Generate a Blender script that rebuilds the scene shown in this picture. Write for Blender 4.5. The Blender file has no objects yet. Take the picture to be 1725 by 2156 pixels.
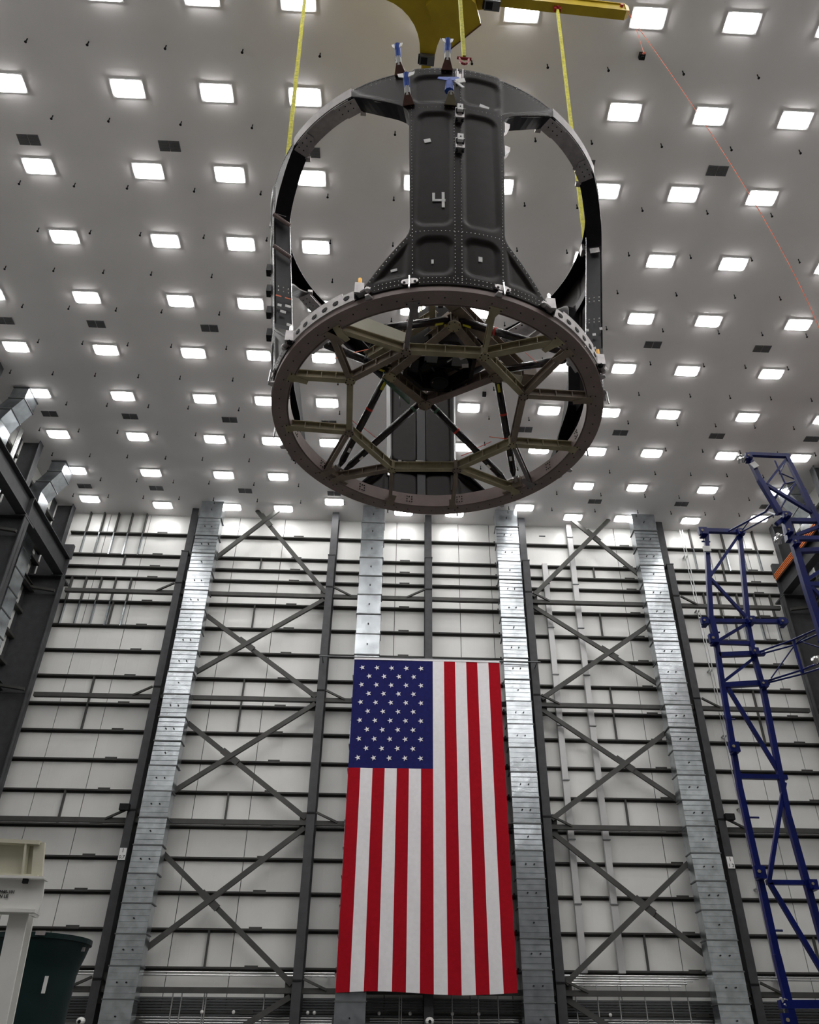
import bpy, bmesh, math, random
from mathutils import Vector, Matrix
random.seed(7)
PI = math.pi
SC = bpy.context.scene
COL = SC.collection

# ------------------------------------------------------------------ camera
F_PX, CX, CY = 1720.779, 892.789, 1055.288
RT = Vector((0.9989035, -0.0467079, 0.0031950)); UP = Vector((-0.0299168, -0.5843312, 0.8109637)); FW = Vector((0.0360115, 0.8101700, 0.5850878))
CP = Vector((0.0, 0.0, 1.6))
cam_d = bpy.data.cameras.new('camera'); cam = bpy.data.objects.new('camera', cam_d); COL.objects.link(cam)
cam_d.sensor_fit = 'HORIZONTAL'; cam_d.sensor_width = 36.0
cam_d.lens = F_PX / 1725.0 * 36.0
cam_d.shift_x = -(CX - 862.5) / 1725.0
cam_d.shift_y = (CY - 1078.0) / 1725.0
cam_d.clip_start = 0.05; cam_d.clip_end = 300
cam.matrix_world = Matrix(((RT.x, UP.x, -FW.x, CP.x), (RT.y, UP.y, -FW.y, CP.y), (RT.z, UP.z, -FW.z, CP.z), (0, 0, 0, 1)))
SC.camera = cam

# ------------------------------------------------------------------ world, exposure
LAMP = 36.5                                   # radiance of the ceiling lamps
w = bpy.data.worlds.new('world'); SC.world = w; w.use_nodes = True
w.node_tree.nodes['Background'].inputs[0].default_value = (0.05, 0.05, 0.055, 1)
w.node_tree.nodes['Background'].inputs[1].default_value = 0.2
vs = SC.view_settings
vs.view_transform = 'Standard'; vs.look = 'None'; vs.gamma = 1.0; vs.use_curve_mapping = False
vs.exposure = 0.0

# ------------------------------------------------------------------ helpers
def ray(px, py):
    d = RT * ((px - CX) / F_PX) + UP * (-(py - CY) / F_PX) + FW
    return d
def onY(px, py, Y): d = ray(px, py); return CP + d * (Y / d.y)
def onZ(px, py, Z): d = ray(px, py); return CP + d * ((Z - 1.6) / d.z)
def onX(px, py, X): d = ray(px, py); return CP + d * (X / d.x)

def mat(name, col, rough=0.5, metal=0.0, noise=0.0, nscale=3.0, bump=0.0, bscale=40.0, stretch=None, spec=0.5, col2=None, emit=None, coat=0.0):
    m = bpy.data.materials.new(name); m.use_nodes = True
    nt = m.node_tree; b = nt.nodes['Principled BSDF']
    b.inputs['Base Color'].default_value = (*col, 1); b.inputs['Roughness'].default_value = rough
    b.inputs['Metallic'].default_value = metal; b.inputs['Specular IOR Level'].default_value = spec
    if coat: b.inputs['Coat Weight'].default_value = coat
    if emit is not None:
        b.inputs['Emission Color'].default_value = (*emit[:3], 1); b.inputs['Emission Strength'].default_value = emit[3]
    tc = nt.nodes.new('ShaderNodeTexCoord'); mp = nt.nodes.new('ShaderNodeMapping')
    nt.links.new(tc.outputs['Object'], mp.inputs['Vector'])
    if stretch: mp.inputs['Scale'].default_value = stretch
    if noise > 0 or col2:
        n = nt.nodes.new('ShaderNodeTexNoise'); n.inputs['Scale'].default_value = nscale; n.inputs['Detail'].default_value = 5
        nt.links.new(mp.outputs[0], n.inputs['Vector'])
        r = nt.nodes.new('ShaderNodeValToRGB')
        c2 = col2 if col2 else tuple(min(1, c * (1 + noise)) for c in col)
        c1 = col if col2 else tuple(c * (1 - noise) for c in col)
        r.color_ramp.elements[0].color = (*c1, 1); r.color_ramp.elements[1].color = (*c2, 1)
        r.color_ramp.elements[0].position = 0.35; r.color_ramp.elements[1].position = 0.65
        nt.links.new(n.outputs['Fac'], r.inputs['Fac']); nt.links.new(r.outputs['Color'], b.inputs['Base Color'])
    if bump > 0:
        n2 = nt.nodes.new('ShaderNodeTexNoise'); n2.inputs['Scale'].default_value = bscale; n2.inputs['Detail'].default_value = 3
        nt.links.new(mp.outputs[0], n2.inputs['Vector'])
        bp = nt.nodes.new('ShaderNodeBump'); bp.inputs['Strength'].default_value = bump; bp.inputs['Distance'].default_value = 0.02
        nt.links.new(n2.outputs['Fac'], bp.inputs['Height']); nt.links.new(bp.outputs[0], b.inputs['Normal'])
    return m

M = {}
M['wall'] = mat('wall_liner_panel', (0.66, 0.66, 0.64), 0.3, noise=0.04, nscale=0.6, spec=0.5)
M['ceiling'] = mat('ceiling_board', (0.80, 0.78, 0.775), 0.8, noise=0.03, nscale=0.35, spec=0.2)
M['floor'] = mat('floor_concrete', (0.085, 0.083, 0.08), 0.45, noise=0.1, nscale=0.5)
M['steel'] = mat('dark_painted_steel', (0.048, 0.049, 0.053), 0.5, noise=0.12, nscale=2.5, spec=0.25)
M['girt'] = mat('girt_steel', (0.055, 0.055, 0.052), 0.5, noise=0.12, nscale=2.0, spec=0.25)
M['galv'] = mat('galvanised_sheet', (0.40, 0.43, 0.45), 0.24, metal=0.92, noise=0.16, nscale=2.6, bump=0.3, bscale=0.9)
M['galv_flange'] = mat('galvanised_flange', (0.13, 0.135, 0.14), 0.45, metal=0.6)
M['conduit'] = mat('conduit_zinc', (0.55, 0.56, 0.56), 0.35, metal=0.8)
M['white'] = mat('white_paint', (0.72, 0.72, 0.69), 0.5, noise=0.03)
M['front_dark'] = mat('dark_front_wall', (0.10, 0.10, 0.105), 0.6)  # unseen front wall, made dark to cut light bounced from behind the camera
M['channel'] = mat('grey_channel', (0.42, 0.42, 0.42), 0.4, metal=0.2)
M['black'] = mat('black_plastic', (0.010, 0.010, 0.011), 0.6, spec=0.15)
M['lampframe'] = mat('lamp_housing', (0.7, 0.7, 0.7), 0.4)
M['diffuser'] = mat('lamp_diffuser', (0.9, 0.9, 0.9), 0.5, emit=(1.0, 0.985, 0.97, LAMP))
M['vent'] = mat('vent_grille', (0.17, 0.165, 0.17), 0.6, noise=0.1, nscale=20)
M['composite'] = mat('dark_composite_skin', (0.0135, 0.0105, 0.0098), 0.36, noise=0.10, nscale=6, bump=0.04, bscale=150, spec=0.10)
M['composite_in'] = mat('black_composite_flange', (0.008, 0.0065, 0.009), 0.38, noise=0.15, nscale=8, spec=0.25)
M['ring'] = mat('mauve_primed_ring', (0.215, 0.165, 0.152), 0.5, noise=0.10, nscale=2.5, spec=0.3)
M['ring_up'] = mat('grey_upper_ring', (0.16, 0.145, 0.145), 0.35, metal=0.3, noise=0.12, nscale=6)
M['primer'] = mat('yellow_green_primer', (0.31, 0.265, 0.165), 0.5, noise=0.18, nscale=3, spec=0.3)
M['primer_brown'] = mat('brown_primer', (0.20, 0.155, 0.118), 0.5, noise=0.18, nscale=3, spec=0.3)
M['alu'] = mat('bare_aluminium', (0.42, 0.40, 0.40), 0.38, metal=0.6, noise=0.12, nscale=9)
M['tube'] = mat('black_carbon_tube', (0.018, 0.013, 0.015), 0.22, noise=0.3, nscale=5)
M['silver'] = mat('polished_fitting', (0.6, 0.6, 0.6), 0.25, metal=0.9)
M['rivet'] = mat('rivet_head', (0.62, 0.60, 0.58), 0.35, metal=0.3)
M['redtape'] = mat('red_ribbon', (0.55, 0.03, 0.015), 0.5)
M['orangetape'] = mat('orange_ribbon', (0.75, 0.12, 0.02), 0.5)
M['bluetape'] = mat('blue_tape', (0.012, 0.075, 0.42), 0.5, noise=0.15, nscale=15)
M['paper'] = mat('white_label_paper', (0.75, 0.75, 0.74), 0.6)
M['yellowlabel'] = mat('yellow_label', (0.55, 0.50, 0.02), 0.5)
M['green'] = mat('green_plate', (0.05, 0.13, 0.08), 0.4)
M['goldfoil'] = mat('amber_fitting', (0.55, 0.30, 0.06), 0.35, metal=0.7)
M['rust'] = mat('red_brown_bracket', (0.12, 0.05, 0.035), 0.5, noise=0.2, nscale=9)
M['tan'] = mat('tan_bracket', (0.26, 0.22, 0.14), 0.5, noise=0.1, nscale=9)
M['sling'] = mat('yellow_sling_webbing', (0.50, 0.47, 0.03), 0.7, noise=0.25, nscale=14, bump=0.3, bscale=60)
M['crane'] = mat('crane_yellow', (0.42, 0.30, 0.008), 0.45, noise=0.08, nscale=2)
M['shackle'] = mat('red_shackle', (0.30, 0.01, 0.02), 0.35)
M['blue'] = mat('blue_gloss_paint', (0.0022, 0.0085, 0.105), 0.28, noise=0.2, nscale=3, spec=0.3)
M['cream'] = mat('cream_paint', (0.60, 0.58, 0.46), 0.45, noise=0.04)
M['tank'] = mat('dark_green_tank', (0.006, 0.020, 0.020), 0.5, noise=0.1, spec=0.2)
M['flag_r'] = mat('flag_red', (0.29, 0.006, 0.013), 0.85, noise=0.06, nscale=5, spec=0.05)
M['flag_w'] = mat('flag_white', (0.66, 0.64, 0.66), 0.85, noise=0.03, nscale=5, spec=0.1)
M['flag_b'] = mat('flag_blue', (0.014, 0.015, 0.085), 0.85, noise=0.08, nscale=5, spec=0.05)
M['orange'] = mat('orange_conductor_bar', (0.65, 0.17, 0.03), 0.5)
M['rope'] = mat('orange_red_cord', (0.65, 0.10, 0.03), 0.6)

def ribbed(m, scale, dist):
    "fine vertical ribs of the liner sheet as relief"
    nt = m.node_tree; b = nt.nodes['Principled BSDF']
    g = nt.nodes.new('ShaderNodeNewGeometry'); s = nt.nodes.new('ShaderNodeSeparateXYZ'); nt.links.new(g.outputs['Position'], s.inputs[0])
    a = nt.nodes.new('ShaderNodeMath'); a.operation = 'ADD'; nt.links.new(s.outputs['X'], a.inputs[0]); nt.links.new(s.outputs['Y'], a.inputs[1])
    k = nt.nodes.new('ShaderNodeMath'); k.operation = 'MULTIPLY'; k.inputs[1].default_value = scale; nt.links.new(a.outputs[0], k.inputs[0])
    f = nt.nodes.new('ShaderNodeMath'); f.operation = 'PINGPONG'; f.inputs[1].default_value = 1.0; nt.links.new(k.outputs[0], f.inputs[0])
    p = nt.nodes.new('ShaderNodeMath'); p.operation = 'POWER'; p.inputs[1].default_value = 8; nt.links.new(f.outputs[0], p.inputs[0])
    bp = nt.nodes.new('ShaderNodeBump'); bp.inputs['Strength'].default_value = 0.25; bp.inputs['Distance'].default_value = dist
    nt.links.new(p.outputs[0], bp.inputs['Height']); nt.links.new(bp.outputs[0], b.inputs['Normal'])
ribbed(M['wall'], 3.0, 0.01)

def wpos(o):
    v = Vector((0, 0, 0))
    while o is not None: v += o.location; o = o.parent
    return v

class MB:
    def __init__(s): s.v = []; s.f = []; s.mi = []; s.cur = 0
    def add(s, vs, fs):
        n = len(s.v); s.v += [Vector(v) for v in vs]; s.f += [tuple(n + i for i in f) for f in fs]; s.mi += [s.cur] * len(fs); return s
    def hexa(s, p):
        return s.add(p, [(0, 3, 2, 1), (4, 5, 6, 7), (0, 1, 5, 4), (1, 2, 6, 5), (2, 3, 7, 6), (3, 0, 4, 7)])
    def box(s, x0, x1, y0, y1, z0, z1):
        return s.hexa([(x0, y0, z0), (x1, y0, z0), (x1, y1, z0), (x0, y1, z0), (x0, y0, z1), (x1, y0, z1), (x1, y1, z1), (x0, y1, z1)])
    def frame(s, a, b, up=None):
        a = Vector(a); b = Vector(b); d = (b - a).normalized(); u = Vector(up) if up is not None else (Vector((0, 0, 1)) if abs(d.z) < 0.95 else Vector((0, 1, 0)))
        sd = d.cross(u).normalized(); u2 = sd.cross(d).normalized(); return a, b, sd, u2
    def bar(s, a, b, w, h, up=None, w2=None, h2=None, oa=0.0, ob=0.0):
        a, b, sd, u = s.frame(a, b, up); w2 = w if w2 is None else w2; h2 = h if h2 is None else h2
        a = a + u * oa; b = b + u * ob
        return s.hexa([a - sd * w / 2 - u * h / 2, a + sd * w / 2 - u * h / 2, b + sd * w2 / 2 - u * h2 / 2, b - sd * w2 / 2 - u * h2 / 2,
                       a - sd * w / 2 + u * h / 2, a + sd * w / 2 + u * h / 2, b + sd * w2 / 2 + u * h2 / 2, b - sd * w2 / 2 + u * h2 / 2])
    def ibeam(s, a, b, w, h, t=0.02, up=None, web_off=0.0, ch=False):
        a, b, sd, u = s.frame(a, b, up)
        for k in (-1, 1):
            o = u * (k * (h / 2 - t / 2)); s.bar(a + o, b + o, w, t, u)
        o = sd * (w / 2 - t / 2) if ch else sd * web_off
        s.bar(a + o, b + o, t, h - 2 * t, u); return s
    def tube(s, a, b, r, n=8, r2=None, caps=True):
        a, b, sd, u = s.frame(a, b); r2 = r if r2 is None else r2
        vs = [a + (sd * math.cos(2 * PI * i / n) + u * math.sin(2 * PI * i / n)) * r for i in range(n)] + \
             [b + (sd * math.cos(2 * PI * i / n) + u * math.sin(2 * PI * i / n)) * r2 for i in range(n)]
        fs = [(i, (i + 1) % n, n + (i + 1) % n, n + i) for i in range(n)]
        if caps: fs += [tuple(range(n))[::-1], tuple(range(n, 2 * n))]
        return s.add(vs, fs)
    def path(s, pts, r, n=6):
        for a, b in zip(pts[:-1], pts[1:]): s.tube(a, b, r, n)
        return s
    def prism(s, poly, off):
        "flat polygon given as 3-D points, extruded by the vector off"
        n = len(poly); off = Vector(off)
        vs = [Vector(p) for p in poly] + [Vector(p) + off for p in poly]
        return s.add(vs, [tuple(range(n))[::-1], tuple(range(n, 2 * n))] + [(i, (i + 1) % n, n + (i + 1) % n, n + i) for i in range(n)])
    def sphere(s, c, r, n=6, m=4, sz=1.0):
        c = Vector(c); vs = [c + Vector((0, 0, r * sz))]
        for j in range(1, m):
            for i in range(n): vs.append(c + Vector((r * math.sin(PI * j / m) * math.cos(2 * PI * i / n), r * math.sin(PI * j / m) * math.sin(2 * PI * i / n), r * sz * math.cos(PI * j / m))))
        vs.append(c - Vector((0, 0, r * sz))); L = len(vs) - 1
        fs = [(0, 1 + i, 1 + (i + 1) % n) for i in range(n)]
        for j in range(m - 2): fs += [(1 + j * n + i, 1 + (j + 1) * n + i, 1 + (j + 1) * n + (i + 1) % n, 1 + j * n + (i + 1) % n) for i in range(n)]
        fs += [(L, 1 + (m - 2) * n + (i + 1) % n, 1 + (m - 2) * n + i) for i in range(n)]
        return s.add(vs, fs)
    def build(s, name, m, parent=None, smooth=False, local=False, normals=True):
        me = bpy.data.meshes.new(name)
        org = Vector((0, 0, 0))
        if not local:
            if parent is not None: org = wpos(parent)
            else:
                n = len(s.v); org = Vector((sum(v.x for v in s.v) / n, sum(v.y for v in s.v) / n, min(v.z for v in s.v)))
        me.from_pydata([tuple(v - org) for v in s.v], [], s.f)
        for mm in (m if isinstance(m, (list, tuple)) else [m]): me.materials.append(M[mm])
        for p, k in zip(me.polygons, s.mi): p.material_index = k; p.use_smooth = smooth
        if normals:
            bm = bmesh.new(); bm.from_mesh(me); bmesh.ops.recalc_face_normals(bm, faces=bm.faces); bm.to_mesh(me); bm.free()
        me.update()
        o = bpy.data.objects.new(name, me); COL.objects.link(o)
        if parent is not None: o.parent = parent
        elif not local: o.location = org
        return o

def tag(o, label=None, cat=None, group=None, kind=None):
    if label: o['label'] = label
    if cat: o['category'] = cat
    if group: o['group'] = group
    if kind: o['kind'] = kind
    return o
def empty(name, loc, label=None, cat=None, group=None, kind=None, rz=0.0):
    o = bpy.data.objects.new(name, None); COL.objects.link(o); o.location = loc; o.rotation_euler = (0, 0, rz); o.empty_display_size = 0.2
    return tag(o, label, cat, group, kind)
def kids(o): return [c for c in bpy.data.objects if c.parent is o]
def copy_part(p, parent, **kw):
    c = p.copy(); COL.objects.link(c); c.parent = parent
    for k, v in kw.items(): setattr(c, k, v)
    return c
def copy_tree(root, loc, label=None, group=None, depth=0, tree=None):
    r = root.copy(); COL.objects.link(r); r.location = loc
    if label: r['label'] = label
    if group: r['group'] = group
    for ch in tree[root]:
        c = ch.copy(); COL.objects.link(c); c.parent = r
        for g in tree.get(ch, []):
            d = g.copy(); COL.objects.link(d); d.parent = c
    return r
def text_part(name, body, size, loc, rx, m, parent, ext=0.004):
    "flat lettering turned to a mesh; rx is a 3x3 orientation (columns right, up, out)"
    cu = bpy.data.curves.new(name, 'FONT'); cu.body = body; cu.size = size; cu.extrude = ext; cu.align_x = 'CENTER'; cu.align_y = 'CENTER'; cu.resolution_u = 2
    t = bpy.data.objects.new(name, cu); COL.objects.link(t)
    dg = bpy.context.evaluated_depsgraph_get(); me = bpy.data.meshes.new_from_object(t.evaluated_get(dg))
    bpy.data.objects.remove(t); bpy.data.curves.remove(cu)
    mw = Matrix.Translation(Vector(loc) - wpos(parent)) @ rx.to_4x4(); me.transform(mw)
    me.materials.clear(); me.materials.append(M[m])
    o = bpy.data.objects.new(name, me); COL.objects.link(o); o.parent = parent; return o
def orient(right, up):
    r = Vector(right).normalized(); u = Vector(up).normalized(); n = r.cross(u)
    return Matrix(((r.x, u.x, n.x), (r.y, u.y, n.y), (r.z, u.z, n.z)))

# ------------------------------------------------------------------ room shell
ZC = 31.6; XL = -21.3; XR = 25.66; YB = 44.0; YF = -14.0
tag(MB().box(XL - 0.3, XR + 0.3, YF - 0.3, YB + 0.3, -0.3, 0.0).build('floor', 'floor'), kind='structure')
ceil = tag(MB().box(XL - 0.3, XR + 0.3, YF - 0.3, YB + 0.3, ZC, ZC + 0.3).build('ceiling', 'ceiling'), kind='structure')
wall_back = tag(MB().box(XL, XR, YB + 0.05, YB + 0.3, 0, ZC).build('wall_back', 'girt'), kind='structure')
wall_left = tag(MB().box(XL - 0.3, XL - 0.03, YF, YB, 0, ZC).build('wall_left', 'wall'), kind='structure')
wall_right = tag(MB().box(XR + 0.03, XR + 0.3, YF, YB, 0, ZC).build('wall_right', 'wall'), kind='structure')
tag(MB().box(XL, XR, YF - 0.3, YF, 0, ZC).build('wall_front', 'front_dark'), kind='structure')

# liner panels, full height strips with open joints
joints = [XL, -18.14, -15.6, -12.7, -9.9, -7.0, -3.9, 0.21, 2.2, 4.19, 6.18, 8.3, 11.3, 14.4, 17.4, 20.5, 23.0, XR]
for a, b in zip(joints[:-1], joints[1:]):
    MB().box(a + 0.018, b - 0.018, YB, YB + 0.05, 0.0, ZC).build('wall_panel', 'wall', wall_back)
for wl, x0, x1 in ((wall_left, XL - 0.03, XL), (wall_right, XR, XR + 0.03)):
    y = YB
    while y > 8:
        MB().box(x0, x1, y - 3.05, y - 0.03, 0.0, ZC).build('wall_panel', 'wall', wl); y -= 3.08

GZ = [30.06, 28.47, 27.62, 26.84, 25.20, 23.61, 22.03, 20.45, 18.84, 17.32, 15.76, 14.16, 12.46, 10.94, 9.38, 7.77, 6.16, 4.4]
COLX = [-12.6, -3.72, 2.2, 8.2, 17.18]          # wall columns (centre line)
bays = [(-20.3, -12.8), (-12.4, -3.95), (-3.5, 2.0), (2.4, 8.0), (8.4, 17.0), (17.4, 24.7)]
for (a, b) in bays:
    for i, z in enumerate(GZ):
        m = MB(); zc = z
        m.box(a, b, YB - 0.21, YB, zc - 0.01, zc + 0.01)          # web of the cee, seen from below
        m.box(a, b, YB - 0.21, YB - 0.19, zc, zc + 0.07); m.box(a, b, YB - 0.02, YB, zc - 0.10, zc + 0.1)
        g = m.build('girt', 'girt', wall_back)
        L = b - a
        if L > 5:                                                   # lap plate
            MB().box(a + L * 0.72, a + L * 0.72 + 0.62, YB - 0.24, YB - 0.21, zc - 0.02, zc + 0.14).build('lap_plate', 'girt', wall_back)
# sag studs between girts, every second row
for (a, b) in ((-20.3, -12.8), (-12.4, -3.95), (8.4, 17.0), (17.4, 24.7)):
    xm = (a + b) / 2
    for i in (1, 4, 7, 8, 11, 15):
        if i < len(GZ) - 1:
            MB().box(xm - 0.04, xm + 0.04, YB - 0.20, YB - 0.04, GZ[i + 1], GZ[i]).build('stud', 'girt', wall_back)
MB().box(xm, xm + 0.1, YB - 0.2, YB - 0.04, GZ[1], GZ[0]).build('stud', 'girt', wall_back)
# opening studs left and right bays under the ceiling
for xs, rows in (((-19.37, -18.51, -17.6, -16.74, -15.82), (-1, 0, 3, 4)), ((19.4, 20.3, 21.5, 22.6, 23.6), (-1, 0, 3, 4))):
    for r in rows:
        zt = ZC if r == -1 else GZ[r]; zb = GZ[r + 1]
        for x in xs: MB().box(x - 0.035, x + 0.035, YB - 0.24, YB - 0.02, zb, zt).build('stud', 'girt' if r % 2 else 'galv', wall_back)
# side wall girts
for wl, xa, xb in ((wall_left, XL, XL + 0.3), (wall_right, XR - 0.3, XR)):
    ys = [43.0, 36.8, 30.6, 24.4, 18.2, 12.0]
    for y1, y0 in zip(ys[:-1], ys[1:]):
        for z in GZ:
            if y1 < 30 and z < 24: continue
            xi = xb if wl is wall_left else xa
            MB().box(xa, xb, y0 + 0.3, y1 - 0.3, z - 0.01, z + 0.01).box(xi - 0.01, xi + 0.01, y0 + 0.3, y1 - 0.3, z, z + 0.15).build('girt', 'girt', wl)

# ------------------------------------------------------------------ back wall columns
col_labels = ['dark steel wall column with a number sign, left of the flag', 'slim dark steel column just left of the flag', 'dark steel column running up behind the middle of the flag',
              'dark steel column beside the silver duct just right of the flag', 'dark steel wall column with a number sign, behind the blue frame']
for i, x in enumerate(COLX):
    t = empty('steel_column', (x, 43.4, 0), col_labels[i], 'column')
    wd = 0.40 if i in (0, 4) else 0.42
    up = MB().box(x - wd / 2, x + wd / 2, 43.05, 43.09, 28.1, ZC).box(x - wd / 2, x + wd / 2, 43.9, 43.98, 0, ZC).box(x - 0.015, x + 0.015, 43.09, 43.9, 28.1, ZC)
    up.build('upper_shaft', 'steel', t)
    lo = MB().box(x - wd / 2, x + wd / 2, 42.6, 42.64, 0, 28.12).box(x - 0.02, x + 0.02, 42.64, 43.9, 0, 28.1)
    lo.build('lower_shaft', 'steel', t)
    MB().box(x - wd / 2 - 0.02, x + wd / 2 + 0.02, 42.57, 43.2, 28.1, 28.16).build('cap_plate', 'steel', t)
    for z in (25.9, 19.4, 12.9, 5.6):
        MB().box(x - wd / 2 + 0.005, x + wd / 2 - 0.005, 42.57, 42.6, z - 0.04, z + 0.04).build('splice_plate', 'black', t)
    if i in (0, 4):
        s = MB().box(x - 0.17, x + 0.17, 42.55, 42.59, 10.55, 11.10).build('number_sign', 'paper', t); s['label'] = 'white number sign'
        text_part('digits', '1', 0.27, (x, 42.54, 10.97), orient((1, 0, 0), (0, 0, 1)), 'black', s)
        text_part('digits', '0.7' if i == 0 else '1 2', 0.23, (x, 42.54, 10.68), orient((1, 0, 0), (0, 0, 1)), 'black', s)
# dark boxes on the outer columns
for x, lab in ((-12.92, 'black box clamped to the column left of the ducts'), (17.55, 'black box clamped to the column behind the blue frame')):
    tag(MB().box(x - 0.24, x + 0.24, 42.3, 42.56, 12.82, 13.12).box(x - 0.03, x + 0.03, 42.28, 42.3, 12.95, 13.0).build('junction_box', 'black'), lab, 'box')

# ------------------------------------------------------------------ wall beams and knee braces
BZ = [25.45, 18.98, 12.50, 5.25]
hn = ['topmost', 'second', 'third', 'lowest']; bn = ['far left bay', 'wide bay left of the flag', 'narrow bay left of the flag centre', 'narrow bay right of the flag centre', 'wide bay right of the flag', 'far right bay']
for j, z in enumerate(BZ):
    for i, (a, b) in enumerate(bays):
        a2 = a + 0.15 if i == 0 else a; b2 = b - 0.1 if i == 5 else b
        if i == 0: a2 = -19.2
        if i == 5: b2 = 23.6
        t = empty('wall_beam', ((a + b) / 2, 43.0, z), f'{hn[j]} horizontal dark steel beam in the {bn[i]}', 'beam', 'horizontal beams across the back wall')
        MB().box(a2, b2, 42.88, 43.12, z - 0.13, z + 0.09).build('beam_section', 'girt', t)
        if i in (0, 2, 4, 5):
            if i == 0: p, q = (b2 - 0.05, 42.62, z + 0.42), (b2 - 1.1, 42.9, z + 0.02)
            else: p, q = (a2 + 0.05, 42.62, z + 0.42), (a2 + 1.1, 42.9, z + 0.02)
            MB().bar(p, q, 0.10, 0.10).build('knee_brace', 'girt', t)
            if i == 2: MB().bar((b2 - 0.05, 42.62, z + 0.42), (b2 - 1.1, 42.9, z + 0.02), 0.10, 0.10).build('knee_brace', 'girt', t)

# ------------------------------------------------------------------ X bracing
def cross(pts, label):
    (a, b), (c, d) = pts
    t = empty('cross_brace', tuple((Vector(a) + Vector(b)) / 2), label, 'brace', 'diagonal bracing on the back wall')
    MB().bar(a, b, 0.24, 0.16, (0, 1, 0)).bar(Vector(a) + Vector((0, 0.1, 0)), Vector(b) + Vector((0, 0.1, 0)), 0.10, 0.1, (0, 1, 0)).build('brace_arm', 'girt', t)
    c = Vector(c); d = Vector(d); MB().bar(c, d, 0.24, 0.12, (0, 1, 0)).build('brace_arm', 'girt', t)
    m = (c + d) / 2
    # gusset where the arms meet
    dd = (Vector(b) - Vector(a)); ee = d - c
    den = dd.x * ee.z - dd.z * ee.x; s = ((c.x - a[0]) * ee.z - (c.z - a[2]) * ee.x) / den; X = Vector(a) + dd * s
    e = ee.normalized()
    MB().bar(X - e * 0.55, X + e * 0.55, 0.34, 0.05, (0, 1, 0)).build('gusset_plate', 'girt', t)
    for p in (a, b, tuple(c), tuple(d)):
        if p[2] < 31: MB().box(p[0] - 0.3, p[0] + 0.3, 43.12, 43.17, p[2] - 0.3, p[2] + 0.3).build('end_gusset', 'girt', t)
Y1, Y2 = 42.98, 43.10
for sx, nm in ((0, 'left'), (1, 'right')):
    if sx == 0: xl, xr, xa, xb, xw = -12.3, -4.0, -7.4, -8.59, -3.95
    else: xl, xr, xa, xb, xw = 16.9, 8.45, 11.62, 12.98, 8.42
    if sx == 0:
        cross((((-12.35, Y1, 26.2), (-7.35, Y1, ZC)), ((-3.95, Y2, 25.75), (-8.75, Y2, ZC))), 'top crossing of diagonal steel braces meeting the ceiling left of the flag')
    else:
        cross((((8.5, Y1, 25.8), (13.9, Y1, ZC)), ((16.95, Y2, 25.8), (11.5, Y2, ZC))), 'top crossing of diagonal steel braces meeting the ceiling right of the flag')
    side = 'left of the flag' if sx == 0 else 'right of the flag'
    zt = [25.2, 18.75, 12.25, 5.0]
    L, R = (-12.35, -4.0) if sx == 0 else (8.5, 16.95)
    for k, (za, zb) in enumerate(((25.2, 19.2), (18.75, 12.75), (12.25, 5.5))):
        if sx == 0: arms = (((L, Y1, zb + 0.1), (R, Y1, za)), ((L, Y2, za), (R, Y2, zb)))
        else: arms = (((L, Y1, zb + 0.1), (R, Y1, za)), ((L, Y2, za), (R, Y2, zb)))
        cross(arms, f'{["upper", "middle", "lower"][k]} X of diagonal steel braces between beams {side}')
    cross((((L, Y1, -1.0 + 1.2), (R, Y1, 5.0)), ((L, Y2, 5.0), (R, Y2, 0.2))), f'bottom X of diagonal steel braces under the lowest beam {side}')

# ------------------------------------------------------------------ vertical ducts on the back wall
def duct(x0, x1, label, top, ribs=True, dots=2):
    t = empty('air_duct', ((x0 + x1) / 2, 43.0, 0), label, 'duct', 'silver ducts on the back wall')
    z = top; k = 0
    fl = MB(); dd = MB()
    while z > 0.3:
        h = 1.27; zb = max(0.05, z - h)
        o = (random.random() - 0.5) * 0.03
        m = MB().box(x0 + o, x1 + o, 42.0 + o * 0.5, 42.80, zb + 0.02, z - 0.02)
        tilt = (random.random() - 0.5) * 0.035
        for v in m.v:
            if v.y < 42.4: v.y += tilt * (1 if v.z > (z + zb) / 2 else -1) + (random.random() - 0.5) * 0.02
        o1 = m.build('duct_section', 'galv', t)
        if ribs and not (k in (0,)):
            r = MB()
            for q in range(1, 5):
                zz = zb + h * q / 5
                r.box(x0 + o, x1 + o, 41.97, 42.01, zz - 0.012, zz + 0.012)
            r.build('stiffening_rib', 'galv', o1)
        fl = MB().box(x0 - 0.04, x1 + 0.04, 41.95, 42.83, zb - 0.025, zb + 0.025); fl.build('joint_flange', 'galv_flange', t)
        for dx in ((0.35, 0.65) if (k % 3 != 0 and dots == 2) else (0.5,)):
            xx = x0 + (x1 - x0) * dx; zz = (z + zb) / 2
            dd.tube((xx, 41.93, zz), (xx, 42.03, zz), 0.035, 6)
        z = zb; k += 1
    tag(dd.build('test_plug', 'black', t), kind='stuff')
    return t
duct(-12.0, -10.64, 'tall galvanised duct with ribbed sections beside the leftmost wall column', 31.45)
duct(-1.96, -0.60, 'galvanised duct passing down behind the canton of the flag', 31.45, ribs=False, dots=1)
duct(6.38, 7.75, 'bright galvanised duct just right of the flag', 31.45)
duct(15.08, 16.53, 'galvanised duct left of the column behind the blue frame', 31.45)

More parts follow.
